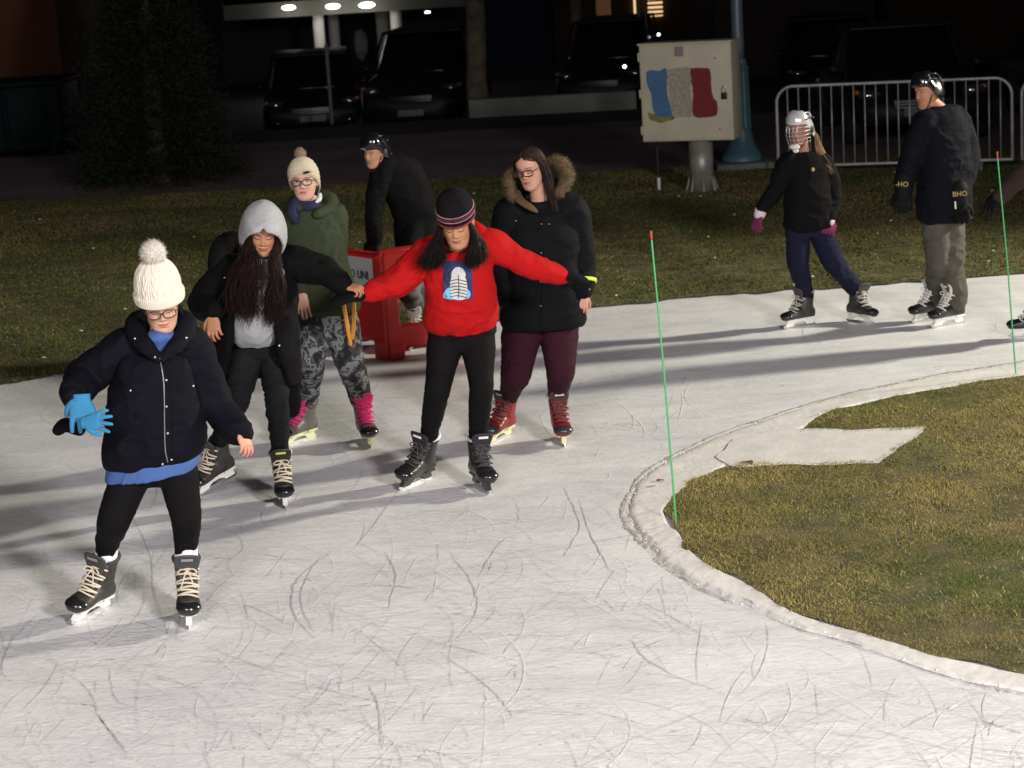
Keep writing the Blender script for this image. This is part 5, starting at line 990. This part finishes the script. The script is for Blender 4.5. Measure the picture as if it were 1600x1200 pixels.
for k in range(8):
    a = k*PI/4; m = MB(); ell(m, (.026*math.cos(a), .026*math.sin(a), 0), (.010, .008, .002), 10, 6); m.xf(frame(P+nL*.003-xL*.085, xL, (0, 0, 1))); m.build('logo_petal', MM('logo_teal', (.03, .10, .10), .6), sg)
# green marker stakes
GRN = mat('green_fibreglass', (.07, .42, .15), .4); REDT = mat('red_tip', (.45, .05, .03), .5)
for (bx, by, tx, ty, lab) in ((1057, 822, 1017, 362, 'thin green marker stake with red tip at the rounded near end of the lawn'), (1588, 588, 1558, 238, 'thin green marker stake by the right edge of the photo')):
    b = G(bx, by); t = PT(tx, ty, b.y-.02); root = thing('marker_stake', lab, 'stake', b, 'green marker stakes along the ice'); d = (t-b)
    m = MB(); tube(m, [b-V(0, 0, .03), b+d*.5+V(.004, 0, 0), b+d*.97], [.0052, .0046, .0042], 8, 6); m.build('rod', GRN, root); m = MB(); tube(m, [b+d*.975, b+d], .0056, 10, 1); m.build('tip', REDT, root)
# steel crowd barriers
GAL = mat('galvanised_steel', (.50, .50, .52), .4, .3, var=.2, vscale=9)
def barrier(A, B, lab, nb=20):
    A = Vector(A); B = Vector(B); L_ = (B-A).length; root = thing('crowd_barrier', lab, 'barrier', A.lerp(B, .5), 'steel crowd barriers'); u = (B-A).normalized(); z = V(0, 0, 1); h = 1.06; r = .20; lo = .10
    pts = [A+z*lo+u*.0, A+z*(h-r)]+[A+u*(r-r*math.cos(a))+z*(h-r+r*math.sin(a)) for a in np.linspace(.15, PI/2, 9)]+[B-u*(r-r*math.cos(a))+z*(h-r+r*math.sin(a)) for a in np.linspace(PI/2, .15, 9)]+[B+z*(h-r), B+z*lo]
    m = MB(); tube(m, pts, .019, 12, 1); m.build('frame', GAL, root); m = MB(); tube(m, [A+z*lo, B+z*lo], .019, 12, 1); m.build('bottom_rail', GAL, root)
    for k in range(1, nb+1):
        p = A+u*(L_*k/(nb+1)); m = MB(); tube(m, [p+z*lo, p+z*(h-.01)], .0075, 8, 1, False); m.build('bar', GAL, root)
    n = z.cross(u)
    for p in (A+u*.35, B-u*.35): m = MB(); tube(m, [p-n*.28+z*.02, p-n*.2+z*.07, p+z*.085, p+n*.2+z*.07, p+n*.28+z*.02], .013, 8, 3); m.build('foot', GAL, root)
bA = G(1217, 273); bB = G(1582, 262)
barrier(bA, bB, 'long steel crowd barrier with vertical bars standing behind child and man')
barrier(bB+(bB-bA).normalized()*.10+V(0, -.05, 0), bB+(bB-bA).normalized()*2.8+V(0, -.6, 0), 'steel barrier at the right edge, only its rounded corner in view')
# cabinet on a pillar
CB = mat('cream_painted_steel', (.56, .53, .40), .5, bump=.1, bscale=30, var=.08, vscale=5)
base = G(1099, 300); Yc = base.y; root = thing('electrical_cabinet', 'cream metal cabinet on a round post with blue, white and red paint on its door', 'cabinet', base)
yw = R(-21); ux = V(math.cos(yw), math.sin(yw), 0); nf = V(math.sin(yw), -math.cos(yw), 0); Wc = 1.08; Hc = 1.10; Dc = .40
cc = PT(1072, 145, Yc-.05); M3 = frame(V(0, 0, 0), ux, -nf).to_3x3()
def onc(x, z, y=0): return cc+ux*x+V(0, 0, z)+nf*y
m = MB(); bbox(m, cc-nf*(Dc/2), (Wc, Dc, Hc), .008, M3); m.build('housing', CB, root); m = MB(); bbox(m, onc(-.005, 0, .008), (Wc-.03, .014, Hc-.03), .004, M3); dr = m.build('door', CB, root)
m = MB(); bbox(m, onc(0, Hc/2+.012, -Dc/2), (Wc+.03, Dc+.03, .022), .005, M3); m.build('top_plate', CB, root)
def daub(name, pts, mm, y=.017):
    rgd = np.random.default_rng(len(name)); P = cat_rom([(*p, 0) for p in pts+[pts[0]]], 8)[:-1, :2]; P = P+rgd.normal(0, .003, P.shape); n = len(P); v = [list(onc(p[0], p[1], y)) for p in P]+[list(onc(p[0], p[1], y-.003)) for p in P]
    tr = tessellate_polygon([[Vector((p[0], p[1], 0)) for p in P]]); m = MB(); m.add(v, [tuple(t) for t in tr]+[tuple(i+n for i in t[::-1]) for t in tr]+[(i, (i+1) % n, n+(i+1) % n, n+i) for i in range(n)]); m.build(name, mm, dr, False)
daub('blue_paint', [(-.45, .26), (-.38, .275), (-.30, .26), (-.215, .275), (-.215, .0), (-.175, -.24), (-.25, -.27), (-.36, -.25), (-.40, -.15), (-.41, .0), (-.455, .12)], mat('blue_daub', (.06, .15, .29), .7, var=.15, vscale=25))
daub('yellow_stain', [(-.46, -.20), (-.37, -.235), (-.20, -.22), (-.14, -.285), (-.30, -.33), (-.44, -.29)], mat('yellow_green_stain', (.20, .19, .05), .8, var=.4, vscale=20), .0155)
daub('white_paint', [(-.21, .27), (-.09, .285), (.05, .27), (.06, .0), (.06, -.26), (-.06, -.27), (-.17, -.25), (-.20, .0)], mat('speckled_white_daub', (.4, .4, .35), .8, rampcol=('L', [(.38, (.22, .21, .17)), (.55, (.44, .42, .33))]), rscale=70), .016)
daub('red_paint', [(.065, .28), (.16, .275), (.25, .275), (.30, .24), (.305, .08), (.32, -.05), (.365, -.13), (.355, -.25), (.24, -.285), (.10, -.275), (.07, -.20), (.085, .0), (.07, .15)], mat('red_daub', (.20, .014, .016), .7, var=.15, vscale=25), .0185)
m = MB(); bbox(m, onc(-.06, .47, .018), (.105, .004, .11), .001, M3); m.build('paper_label', mat('mauve_label', (.30, .22, .24), .8), dr)
for x, z in ((.36, .38), (.385, -.42)): m = MB(); ell(m, onc(x, z, .018), (.010, .010, .010), 8, 6); m.build('rivet', RUB, dr)
for z in (.42, .0, -.42): m = MB(); tube(m, [onc(-Wc/2-.008, z-.04, .0), onc(-Wc/2-.008, z+.04, .0)], .012, 8, 1); m.build('hinge', CB, dr)
m = MB(); tube(m, [onc(.43, -.01, .03), onc(.435, .05, .035), onc(.455, .07, .035), onc(.47, .05, .035), onc(.475, -.01, .03)], .006, 8, 4); pl = m.build('padlock', SNAP, root); m = MB(); bbox(m, onc(.455, -.045, .035), (.065, .03, .075), .008, M3); m.build('lock_body', mat('dark_brass', (.05, .03, .02), .4, .6), pl)
m = MB(); bt = G(1099, 300); pc = V(bt.x, bt.y+.1, 0); loft(m, [(pc, (.14, 0, 0), (0, .14, 0)), (pc+V(0, 0, cc.z-Hc/2), (.14, 0, 0), (0, .14, 0))], 28, 2, 1); m.build('post', mat('weathered_post', (.30, .29, .25), .42, .3, var=.25, vscale=6), root)
for a in range(5):
    an = R(-90+(a-2)*50); m = MB(); p = pc+V(math.cos(an)*.17, math.sin(an)*.17, .0); tube(m, [p+V(math.cos(an)*.01, math.sin(an)*.01, .0), p+V(0, 0, .04), p-V(math.cos(an)*.028, math.sin(an)*.028, -.17)], [.02, .022, .008], 6, 2); m.build('base_fin', MM('pale_fin', (.24, .23, .20), .7), root)
p = G(1030, 298); m = MB(); tube(m, [p, p+V(0, 0, .14)], .022, 10, 1); root = thing('pipe_stub', 'thin dark conduit with a short white foot left of the cabinet post', 'pipe', p); m.build('white_foot', MM('white_plastic', (.65, .65, .65), .4), root); m = MB(); tube(m, [p+V(0, 0, .15), p+V(.0, .1, cc.z-Hc/2+.05)], .012, 8, 1); m.build('conduit', RUB, root)
# teal lamp post
p = G(1160, 262); root = thing('lamp_post', 'teal painted lamp post with flared base and grey shaft behind the cabinet', 'lamp post', p); TEAL = mat('teal_paint', (.075, .18, .21), .45, var=.15, vscale=8)
def rev(prof, n=40, flutes=0, amp=0, e=2.0):
    m = MB(); th = np.linspace(0, 2*PI, n, endpoint=False); P = cat_rom([(a, b, 0) for a, b in prof], 5)
    rs = []
    for r, z, _ in P: rr = r*(1+amp*np.cos(flutes*th)); rs.append(np.stack([p.x+rr*np.cos(th), p.y+rr*np.sin(th), np.full(n, p.z+z)], 1))
    v, f = skinrings(rs); m.add(v, f); return m
rev([(.27, .10), (.265, .13), (.25, .17), (.20, .24), (.16, .34), (.135, .45), (.125, .52)]).build('flared_base', TEAL, root)
rev([(.135, .50), (.125, .56), (.120, .9), (.112, 1.2), (.118, 1.24), (.095, 1.30), (.085, 1.36)], 96, 12, .05).build('fluted_shaft', TEAL, root)
rev([(.076, 1.30), (.072, 2.5), (.065, 4.6)], 24).build('upper_shaft', mat('grey_blue_shaft', (.13, .17, .21), .4, .2), root)
bx_ = MB(); bbox(bx_, (p.x, p.y, p.z+.045), (.72, .72, .09), .02); bx_.build('plinth', mat('plinth_concrete', (.14, .15, .14), .85, var=.2, vscale=6), root)
m = MB(); tube(m, [p+V(0, 0, 4.55), p+V(0, 0, 4.9)], [.10, .16], 16, 2); m.build('lamp_head', TEAL, root)
# ------------------------------------------------------------------ the dark street behind
KB = mat('kerb_stone', (.16, .16, .15), .85, var=.2, vscale=3)
def wallbox(name, c, s, mm, lab, cat, rot=0):
    m = MB(); bbox(m, (0, 0, 0), s, .02, Matrix.Rotation(rot, 3, 'Z')); o = m.build(name, mm); o.location = c; o['label'] = lab; o['category'] = cat; return o
# low wall: 740-990 px at y 170
a = G(735, 182); b = G(995, 168); mid = a.lerp(b, .5); wallbox('low_wall', (mid.x, mid.y, .14), ((b-a).length, .35, .32), mat('pale_low_wall', (.16, .17, .15), .85, var=.25, vscale=2), 'low pale concrete wall below the dark parked cars', 'wall', math.atan2(b.y-a.y, b.x-a.x))
def car(lab, loc, yaw, L=4.5, W=1.8, Hc=1.5, col=(.008, .009, .011), kind='saloon'):
    root = thing('parked_car', lab, 'car', loc, 'cars parked behind the lawn'); o = Vector(loc); Rz = Matrix.Rotation(yaw, 4, 'Z'); M = Matrix.Translation(o) @ Rz
    PAINT = MM('car_paint_'+str(col), col, .5, .0, spec=.25); GL = MM('car_glass', (.004, .005, .006), .15, spec=.3); BK = MM('tyre_rubber', (.010, .010, .010), .8); RM = MM('rim_metal', (.20, .20, .21), .3, .9)
    h0 = .30; bh = .62*Hc
    rs = []
    for x, zt, hw in ((-.5, .72, .84), (-.485, .92, .94), (-.40, .98, 1), (-.1, 1.0, 1), (.2, 1.0, 1), (.36, .90, .98), (.46, .76, .93), (.495, .60, .86)):
        z1 = zt*bh; rs.append(((x*L, 0, (h0+z1)/2), (0, hw*W/2, 0), (0, 0, (z1-h0)/2)))
    m = MB(); loft(m, rs, 32, 5, 3); m.xf(M); m.build('body', PAINT, root)
    b0, b1, t0, t1 = (-.36, .24, -.22, .06) if kind == 'saloon' else (-.47, .26, -.42, .10)
    rs = []
    for t in np.linspace(0, 1, 6): x0 = b0+(t0-b0)*t; x1 = b1+(t1-b1)*t; z = bh*.96+(Hc-.03-bh*.96)*t; rs.append((((x0+x1)/2*L, 0, z), ((x1-x0)/2*L, 0, 0), (0, W/2*(.93-.17*t), 0)))
    m = MB(); loft(m, rs, 36, 5, 2); m.xf(M); m.build('windows', GL, root)
    m = MB(); x0, x1 = t0-.015, t1+.015; bbox(m, ((x0+x1)/2*L, 0, Hc-.015), ((x1-x0)*L, W*.78, .05), .02); m.xf(M); m.build('roof', PAINT, root)
    for sy in (-1, 1):
        for q in ((b0+.02, t0+.02), ((b0+b1)/2, (t0+t1)/2), (b1-.02, t1-.02)):
            m = MB(); tube(m, [(q[0]*L, sy*W/2*.935, bh*.96), (q[1]*L, sy*W/2*.77, Hc-.03)], .03, 6, 2); m.xf(M); m.build('pillar', PAINT, root)
        for x in (-.31, .31):
            m = MB(); tube(m, [(x*L, sy*(W/2-.20), .33), (x*L, sy*(W/2+.01), .33)], .33, 28, 1, False); m.xf(M); w_ = m.build('wheel', BK, root); m = MB(); tube(m, [(x*L, sy*(W/2-.1), .33), (x*L, sy*(W/2+.018), .33)], .20, 20, 1, False); m.xf(M); m.build('rim', RM, w_)
        m = MB(); ell(m, (.470*L, sy*W*.37, bh*.76), (.10, .17, .075), 18, 10); m.xf(M); hl = m.build('headlight', MM('headlight_glass', (.35, .36, .40), .10, .95), root); m = MB(); ell(m, (.445*L, sy*W*.455, bh*.80), (.12, .05, .035), 12, 8); m.xf(M); m.build('indicator', MM('amber_lens', (.55, .18, .02), .3), hl)
        m = MB(); ell(m, (.16*L, sy*(W/2+.07), bh*1.05), (.06, .09, .07), 12, 8); m.xf(M); m.build('mirror', PAINT, root)
        m = MB(); ell(m, (.488*L, sy*W*.36, h0+.12), (.03, .06, .045), 12, 8); m.xf(M); m.build('fog_lamp', MM('headlight_glass', (.35, .36, .40), .10, .95), root)
    m = MB(); bbox(m, (.50*L, 0, bh*.62), (.04, W*.42, .13), .01); m.xf(M); g_ = m.build('grille', MM('grille_black', (.01, .01, .01), .4), root)
    for k in range(3): m = MB(); bbox(m, (.508*L, 0, bh*.62-.04+k*.04), (.02, W*.40, .010), .003); m.xf(M); m.build('grille_bar', MM('dull_chrome', (.2, .2, .2), .3, 1), g_)
    m = MB(); bbox(m, (.505*L, 0, h0+.18), (.012, .50, .12), .004); m.xf(M); m.build('number_plate', MM('plate_grey', (.12, .125, .12), .6), root)
    return root
q = PT(1452, 215, 27.0); car('dark car facing the rink behind the long steel barrier', (q.x, 29.0, 0), R(-90-3), 4.4, 1.82, 1.50)
q = PT(1370, 150, 35.5); car('dark tall car half hidden beyond the car behind the barrier', (q.x, 40.5, -.6), R(-96), 4.6, 1.85, 1.75, (.010, .010, .012), 'suv')
q = PT(660, 150, 37.5); car('large black car with rounded roof below the lit white columns', (q.x, 41.6, -.6), R(-97), 4.9, 2.05, 1.93, (.006, .008, .009), 'suv')
q = PT(470, 170, 38.5); car('low black car left of the large car, its roof edge catching light', (q.x, 41.3, -.6), R(-86), 4.0, 1.9, 1.62, (.006, .007, .008), 'suv')
q = PT(955, 120, 40); car('dark car with faint reflections left of the cream cabinet', (q.x+.2, 43.0, -.6), R(-100), 4.8, 1.85, 1.85, (.007, .008, .011), 'suv')
q = PT(1588, 150, 30); car('dark car cut by the right edge beyond the second barrier', (q.x+1.1, 29.6, 0), R(-88), 4.4, 1.8, 1.5, (.009, .009, .010))
# leftmost building and container
OR = mat('rust_red_wall', (.10, .030, .012), .85, bump=.2, bscale=5, var=.15, vscale=1)
q = PT(105, 100, 37); wallbox('brick_building', (q.x-4.0, 39.0, 2.8+.9), (8.0, 4, 5.6), OR, 'rust red brick building wall in the upper left corner', 'building', R(-2))
q = PT(100, 160, 33.5); root = thing('container', 'dark teal waste container below the rust red wall at the left edge', 'container', (q.x-1.9, 34.2, 0)); DT = mat('dark_teal_steel', (.003, .009, .010), .6, spec=.1)
m = MB(); bbox(m, (q.x-1.9, 34.2, .62), (3.7, 1.6, 1.05), .04); m.build('bin_body', DT, root); m = MB(); bbox(m, (q.x-1.9, 34.15, 1.18), (3.8, 1.7, .08), .02); m.build('lid', DT, root)
for k in range(6): m = MB(); bbox(m, (q.x-1.9-1.6+k*.64, 33.37, .62), (.07, .07, 1.0), .01); m.build('rib', DT, root)
for x in (-1.6, 1.6): m = MB(); tube(m, [(q.x-1.9+x, 33.6, .08), (q.x-1.9+x+.06, 33.6, .08)], .08, 12, 1); m.build('wheel', RUB, root)
a = G(-60, 222, 0); b = G(118, 203, 0); mid = a.lerp(b, .5); k = wallbox('kerb', (mid.x, mid.y, .05), ((b-a).length, .18, .12), KB, 'pale kerb edge on the path below the container', 'kerb', math.atan2(b.y-a.y, b.x-a.x))
# building with lit columns
CW = mat('white_column_paint', (.62, .60, .55), .7); q = PT(560, 8, 52); bz = q.z
root = thing('arcade_building', 'building with a pale beam and white columns lit by ceiling lamps', 'building', (q.x, 54, 0)); Yb = 52
def pxbox(nm, x0, x1, y0, y1, Yq, dep, mm, par): 
    A = PT(x0, y0, Yq); B = PT(x1, y1, Yq); m = MB(); bbox(m, ((A.x+B.x)/2, Yq+dep/2, (A.z+B.z)/2), (abs(B.x-A.x), dep, abs(A.z-B.z)), .02); return m.build(nm, mm, par)
pxbox('beam', 345, 742, -22, 9, Yb, .8, mat('beam_render', (.12, .12, .10), .8), root)
for x, w, Yq in ((493, 17, Yb+.1), (616, 18, Yb+.1)):
    A = PT(x, 0, Yq); m = MB(); wr_ = w/2/3200*Yq; tube(m, [(A.x, Yq+.3, -.6), (A.x, Yq+.3, A.z+.1)], wr_, 20, 1, False); m.build('column', CW, root)
for x, w, Yq in ((517, 17, Yb+3), (594, 20, Yb+3)):
    A = PT(x, 0, Yq); m = MB(); wr_ = w/2/3200*Yq; tube(m, [(A.x, Yq+.3, -.6), (A.x, Yq+.3, A.z+.3)], wr_, 20, 1, False); m.build('column', CW, root)
pxbox('back_wall', 340, 760, -20, 110, Yb+7, .4, mat('dark_render', (.03, .03, .03), .9), root)
pxbox('ceiling', 345, 742, -20, -14, Yb, 7, mat('ceiling_grey', (.10, .10, .09), .9), root)
def glowdisc(x, y, Yq, r, E, col, nm='ceiling_lamp', lab=None, par=None, P=0, flat=.35):
    A = PT(x, y, Yq); m = MB(); ell(m, A, (r, r, r*flat), 20, 10); em = MM('disc_glow_'+str(col)+str(E), (.8, .8, .8), .5, emit=col, estr=E)
    if par: m.build(nm, em, par)
    else: single(m, nm, em, lab, 'lamp')
    if P:
        l = bpy.data.lights.new(nm, 'POINT'); l.energy = P; l.color = col; l.shadow_soft_size = .15; o = bpy.data.objects.new(nm+'_light', l); COL.objects.link(o); o.location = A-V(0, .0, .35)
for x, y, r in ((451, 12, .17), (520, 10, .18), (573, 8, .20)): glowdisc(x, y, Yb-.5, r, 9, (1, .97, .9), 'ceiling_lamp', par=root, P=7)
glowdisc(668, 19, Yb+5, .075, 9, (.8, .9, 1), par=root)
m = MB(); A = PT(563, 60, Yb+2); ell(m, (A.x, A.y, A.z-.15), (.19, .17, .42), 20, 14, fn=lambda v: 1+.06*np.sin(v[:, 0]*9)+.05*np.sin(v[:, 2]*11)); m2 = m.remesh(.03, 2); single(m2, 'wrapped_shrub', mat('pale_wrap', (.10, .115, .11), .9), 'pale dome shaped wrapped shrub between the lit columns', 'shrub')
# poles
m = MB(); A = G(519, 192); tube(m, [(A.x, A.y, 0), (A.x, A.y, 1.35)], .035, 10, 1); single(m, 'post', mat('grey_post', (.10, .12, .12), .6), 'short slim grey post in front of the black cars', 'post')
# lamps, windows and one imitated headlight glint glimpsed at the top left and right
for i, (x, y, r, E, c, lab) in enumerate(((140, 23, .055, 8, (1, .9, .7), 'bright round lamp just right of the rust red wall'), (104, 20, .04, 5, (1, .85, .7), 'dim lamp touching the top corner of the rust red wall'), (141, 39, .025, 4, (.9, .8, .7), 'tiny point of light under the bright round lamp'), (116, 49, .025, 4, (1, .7, .45), 'tiny orange point of light near the rust red wall'))): glowdisc(x, y, 46, r, E, c, 'lamp_or_glint', lab, flat=1)
root = thing('lit_sign', 'yellow lit shop sign at the top edge beside the rust red building', 'sign', PT(125, 0, 47)); pxbox('sign_face', 100, 148, -12, 5, 47, .2, mat('yellow_glow', (.6, .45, .1), .5, emit=(.85, .55, .08), estr=.55), root); pxbox('sign_frame', 98, 150, 5, 9, 46.95, .25, DT, root)
m = MB(); A = PT(112, 13, 46.5); ell(m, A, (.22, .2, .10), 16, 8); m.remesh(.03, 1); single(m, 'awning', mat('grey_awning', (.12, .12, .13), .8), 'small grey awning under the yellow sign', 'awning')
root = thing('lit_building', 'building with warm lit shuttered windows behind the cabinet', 'building', PT(985, 0, 58)); pxbox('wall', 860, 1110, -60, 120, 58, 4, mat('brown_wall', (.05, .025, .012), .9), root)
WG = mat('warm_window', (.5, .4, .3), .5, emit=(1, .62, .32), estr=1.1)
w_ = pxbox('window', 1011, 1036, -20, 25, 57.9, .08, WG, root)
for k in range(6): pxbox('shutter_slat', 1009, 1038, -14+k*7, -12+k*7, 57.8, .05, mat('slat_brown', (.06, .03, .02), .8) if 'slat_brown' not in bpy.data.materials else bpy.data.materials['slat_brown'], w_)
pxbox('window', 989, 994, -20, 22, 57.9, .08, WG, root)
pxbox('lit_panel', 930, 955, -20, 24, 57.9, .08, mat('dim_brown_panel', (.10, .05, .03), .8, emit=(.35, .16, .07), estr=.16), root)
glowdisc(1029, 54, 44, .03, 5, (.8, .9, 1), 'lamp_or_glint', 'small cold white lamp left of the cabinet top', flat=1); glowdisc(976, 104, 38.4, .032, 6, (.75, .85, 1), 'lamp_or_glint', 'blue white glowing disc standing in for a headlight glint on the dark car', flat=1)  # the second disc is an added glow imitating a reflection in the car's headlight
for x, w in ((1000, 6), (1010, 4)):
    A = PT(x, 52, 43); m = MB(); tube(m, [(A.x, 43, 0), (A.x, 43, 5.0)], w/2/3200*43, 10, 1); single(m, 'pole', mat('pole_brown', (.16, .12, .10), .7) if 'pole_brown' not in bpy.data.materials else bpy.data.materials['pole_brown'], 'thicker brown pole left of the lit shuttered window' if w == 6 else 'thinner brown pole right beside the thicker one', 'pole')
# dark brick block right of the lamp post
q = PT(1245, 100, 40); wallbox('dark_building', (q.x+.2, 43, 3), (3.2, 3, 6), mat('dark_brown_wall', (.022, .016, .013), .9, var=.2, vscale=2), 'dark brown windowless building between lamp post and cars', 'building')
q = PT(1560, 30, 46); wallbox('red_brown_building', (q.x, 48, 3.4), (9, 3, 7.5), mat('dim_red_wall', (.030, .009, .006), .9, var=.2, vscale=1), 'very dark red building at the upper right', 'building')
# trees: bare trunks and one conifer
def baretree(px, py, Yq, r, lab, seed):
    rg = np.random.default_rng(seed); A = G(px, py) if Yq is None else V(PT(px, py, Yq).x, Yq, 0); root = thing('bare_tree', lab, 'tree', (A.x, A.y, 0), 'bare street trees'); BK_ = MM('tree_bark', (.10, .082, .055), .95, bump=1.0, bscale=14, var=.5, vscale=5)
    m = MB(); top = V(A.x+rg.normal(0, .1), A.y, 4.2); tube(m, [V(A.x, A.y, -.05), V(A.x-.02, A.y, .5), V(A.x+.03, A.y, 2), top], [r*1.5, r*1.08, r, r*.7], 18, 8); m.disp(.02, (7, 7, 3), 3, seed); m.build('trunk', BK_, root)
    m = MB()
    for k in range(16):
        z = rg.uniform(2.6, 4.2); a = rg.random()*6.28; L = rg.uniform(1.2, 2.4); s0 = V(A.x, A.y, z); d = V(math.cos(a), math.sin(a), rg.uniform(.4, 1)).normalized(); e = s0+d*L; tube(m, [s0, s0+d*L*.5+V(0, 0, .1), e], [.05, .03, .01], 8, 4)
        for j in range(5): t = rg.uniform(.4, 1); p_ = s0+d*L*t; d2 = (d+V(*rg.normal(0, .6, 3))).normalized(); tube(m, [p_, p_+d2*rg.uniform(.4, .9)], [.015, .004], 5, 3)
    m.build('crown', BK_, root)
baretree(748, 150, 36.4, .17, 'bare tree whose lit trunk rises right of the large black car', 5); baretree(905, 120, 44, .12, 'slim bare tree behind the dark car near the cabinet', 6)
def conifer(px, py, h, rad, lab, seed, n=2600):
    rg = np.random.default_rng(seed); A = G(px, py); root = thing('conifer_tree', lab, 'tree', (A.x, A.y, 0)); m = MB(); tube(m, [A, A+V(0, 0, h)], [.16, .03], 12, 4); m.build('trunk', MM('tree_bark', (.10, .082, .055), .95), root); vs = []; fs = []; cs = []
    for i in range(n):
        t = rg.random()**1.35; z = .06+t*(h-.1); rr = rad*(1-t)**.8*(1+.12*math.sin(z*7+i % 3)); a = rg.random()*6.283; L = rr*rg.uniform(.75, 1.08); base = np.array((A.x, A.y, z+.12*L)); out = np.array((math.cos(a), math.sin(a), rg.uniform(-.25, .12))); c = np.array((.012, .018, .008))*rg.uniform(.6, 1.6)
        for j in range(26):
            u = rg.uniform(.25, 1.0); p_ = base+out*L*u+rg.normal(0, .045, 3)+np.array((0, 0, -.10*u*u)); d = out*.7+rg.normal(0, .5, 3)+np.array((0, 0, .15)); d /= np.linalg.norm(d); w = np.cross(d, rg.normal(0, 1, 3)); w /= np.linalg.norm(w); l = rg.uniform(.05, .11); k = len(vs); vs += [p_-w*.009, p_+w*.009, p_+d*l]; fs.append((k, k+1, k+2)); cs += [c]*3
    m = MB(); m.add(vs, fs, np.array(cs)); m.build('crown', MM('conifer_needles', (1, 1, 1), .8, attr=True, spec=.2), root, False)
conifer(250, 285, 4.6, 1.28, 'broad dark conifer on the lawn edge behind the pompom hat skater', 3)
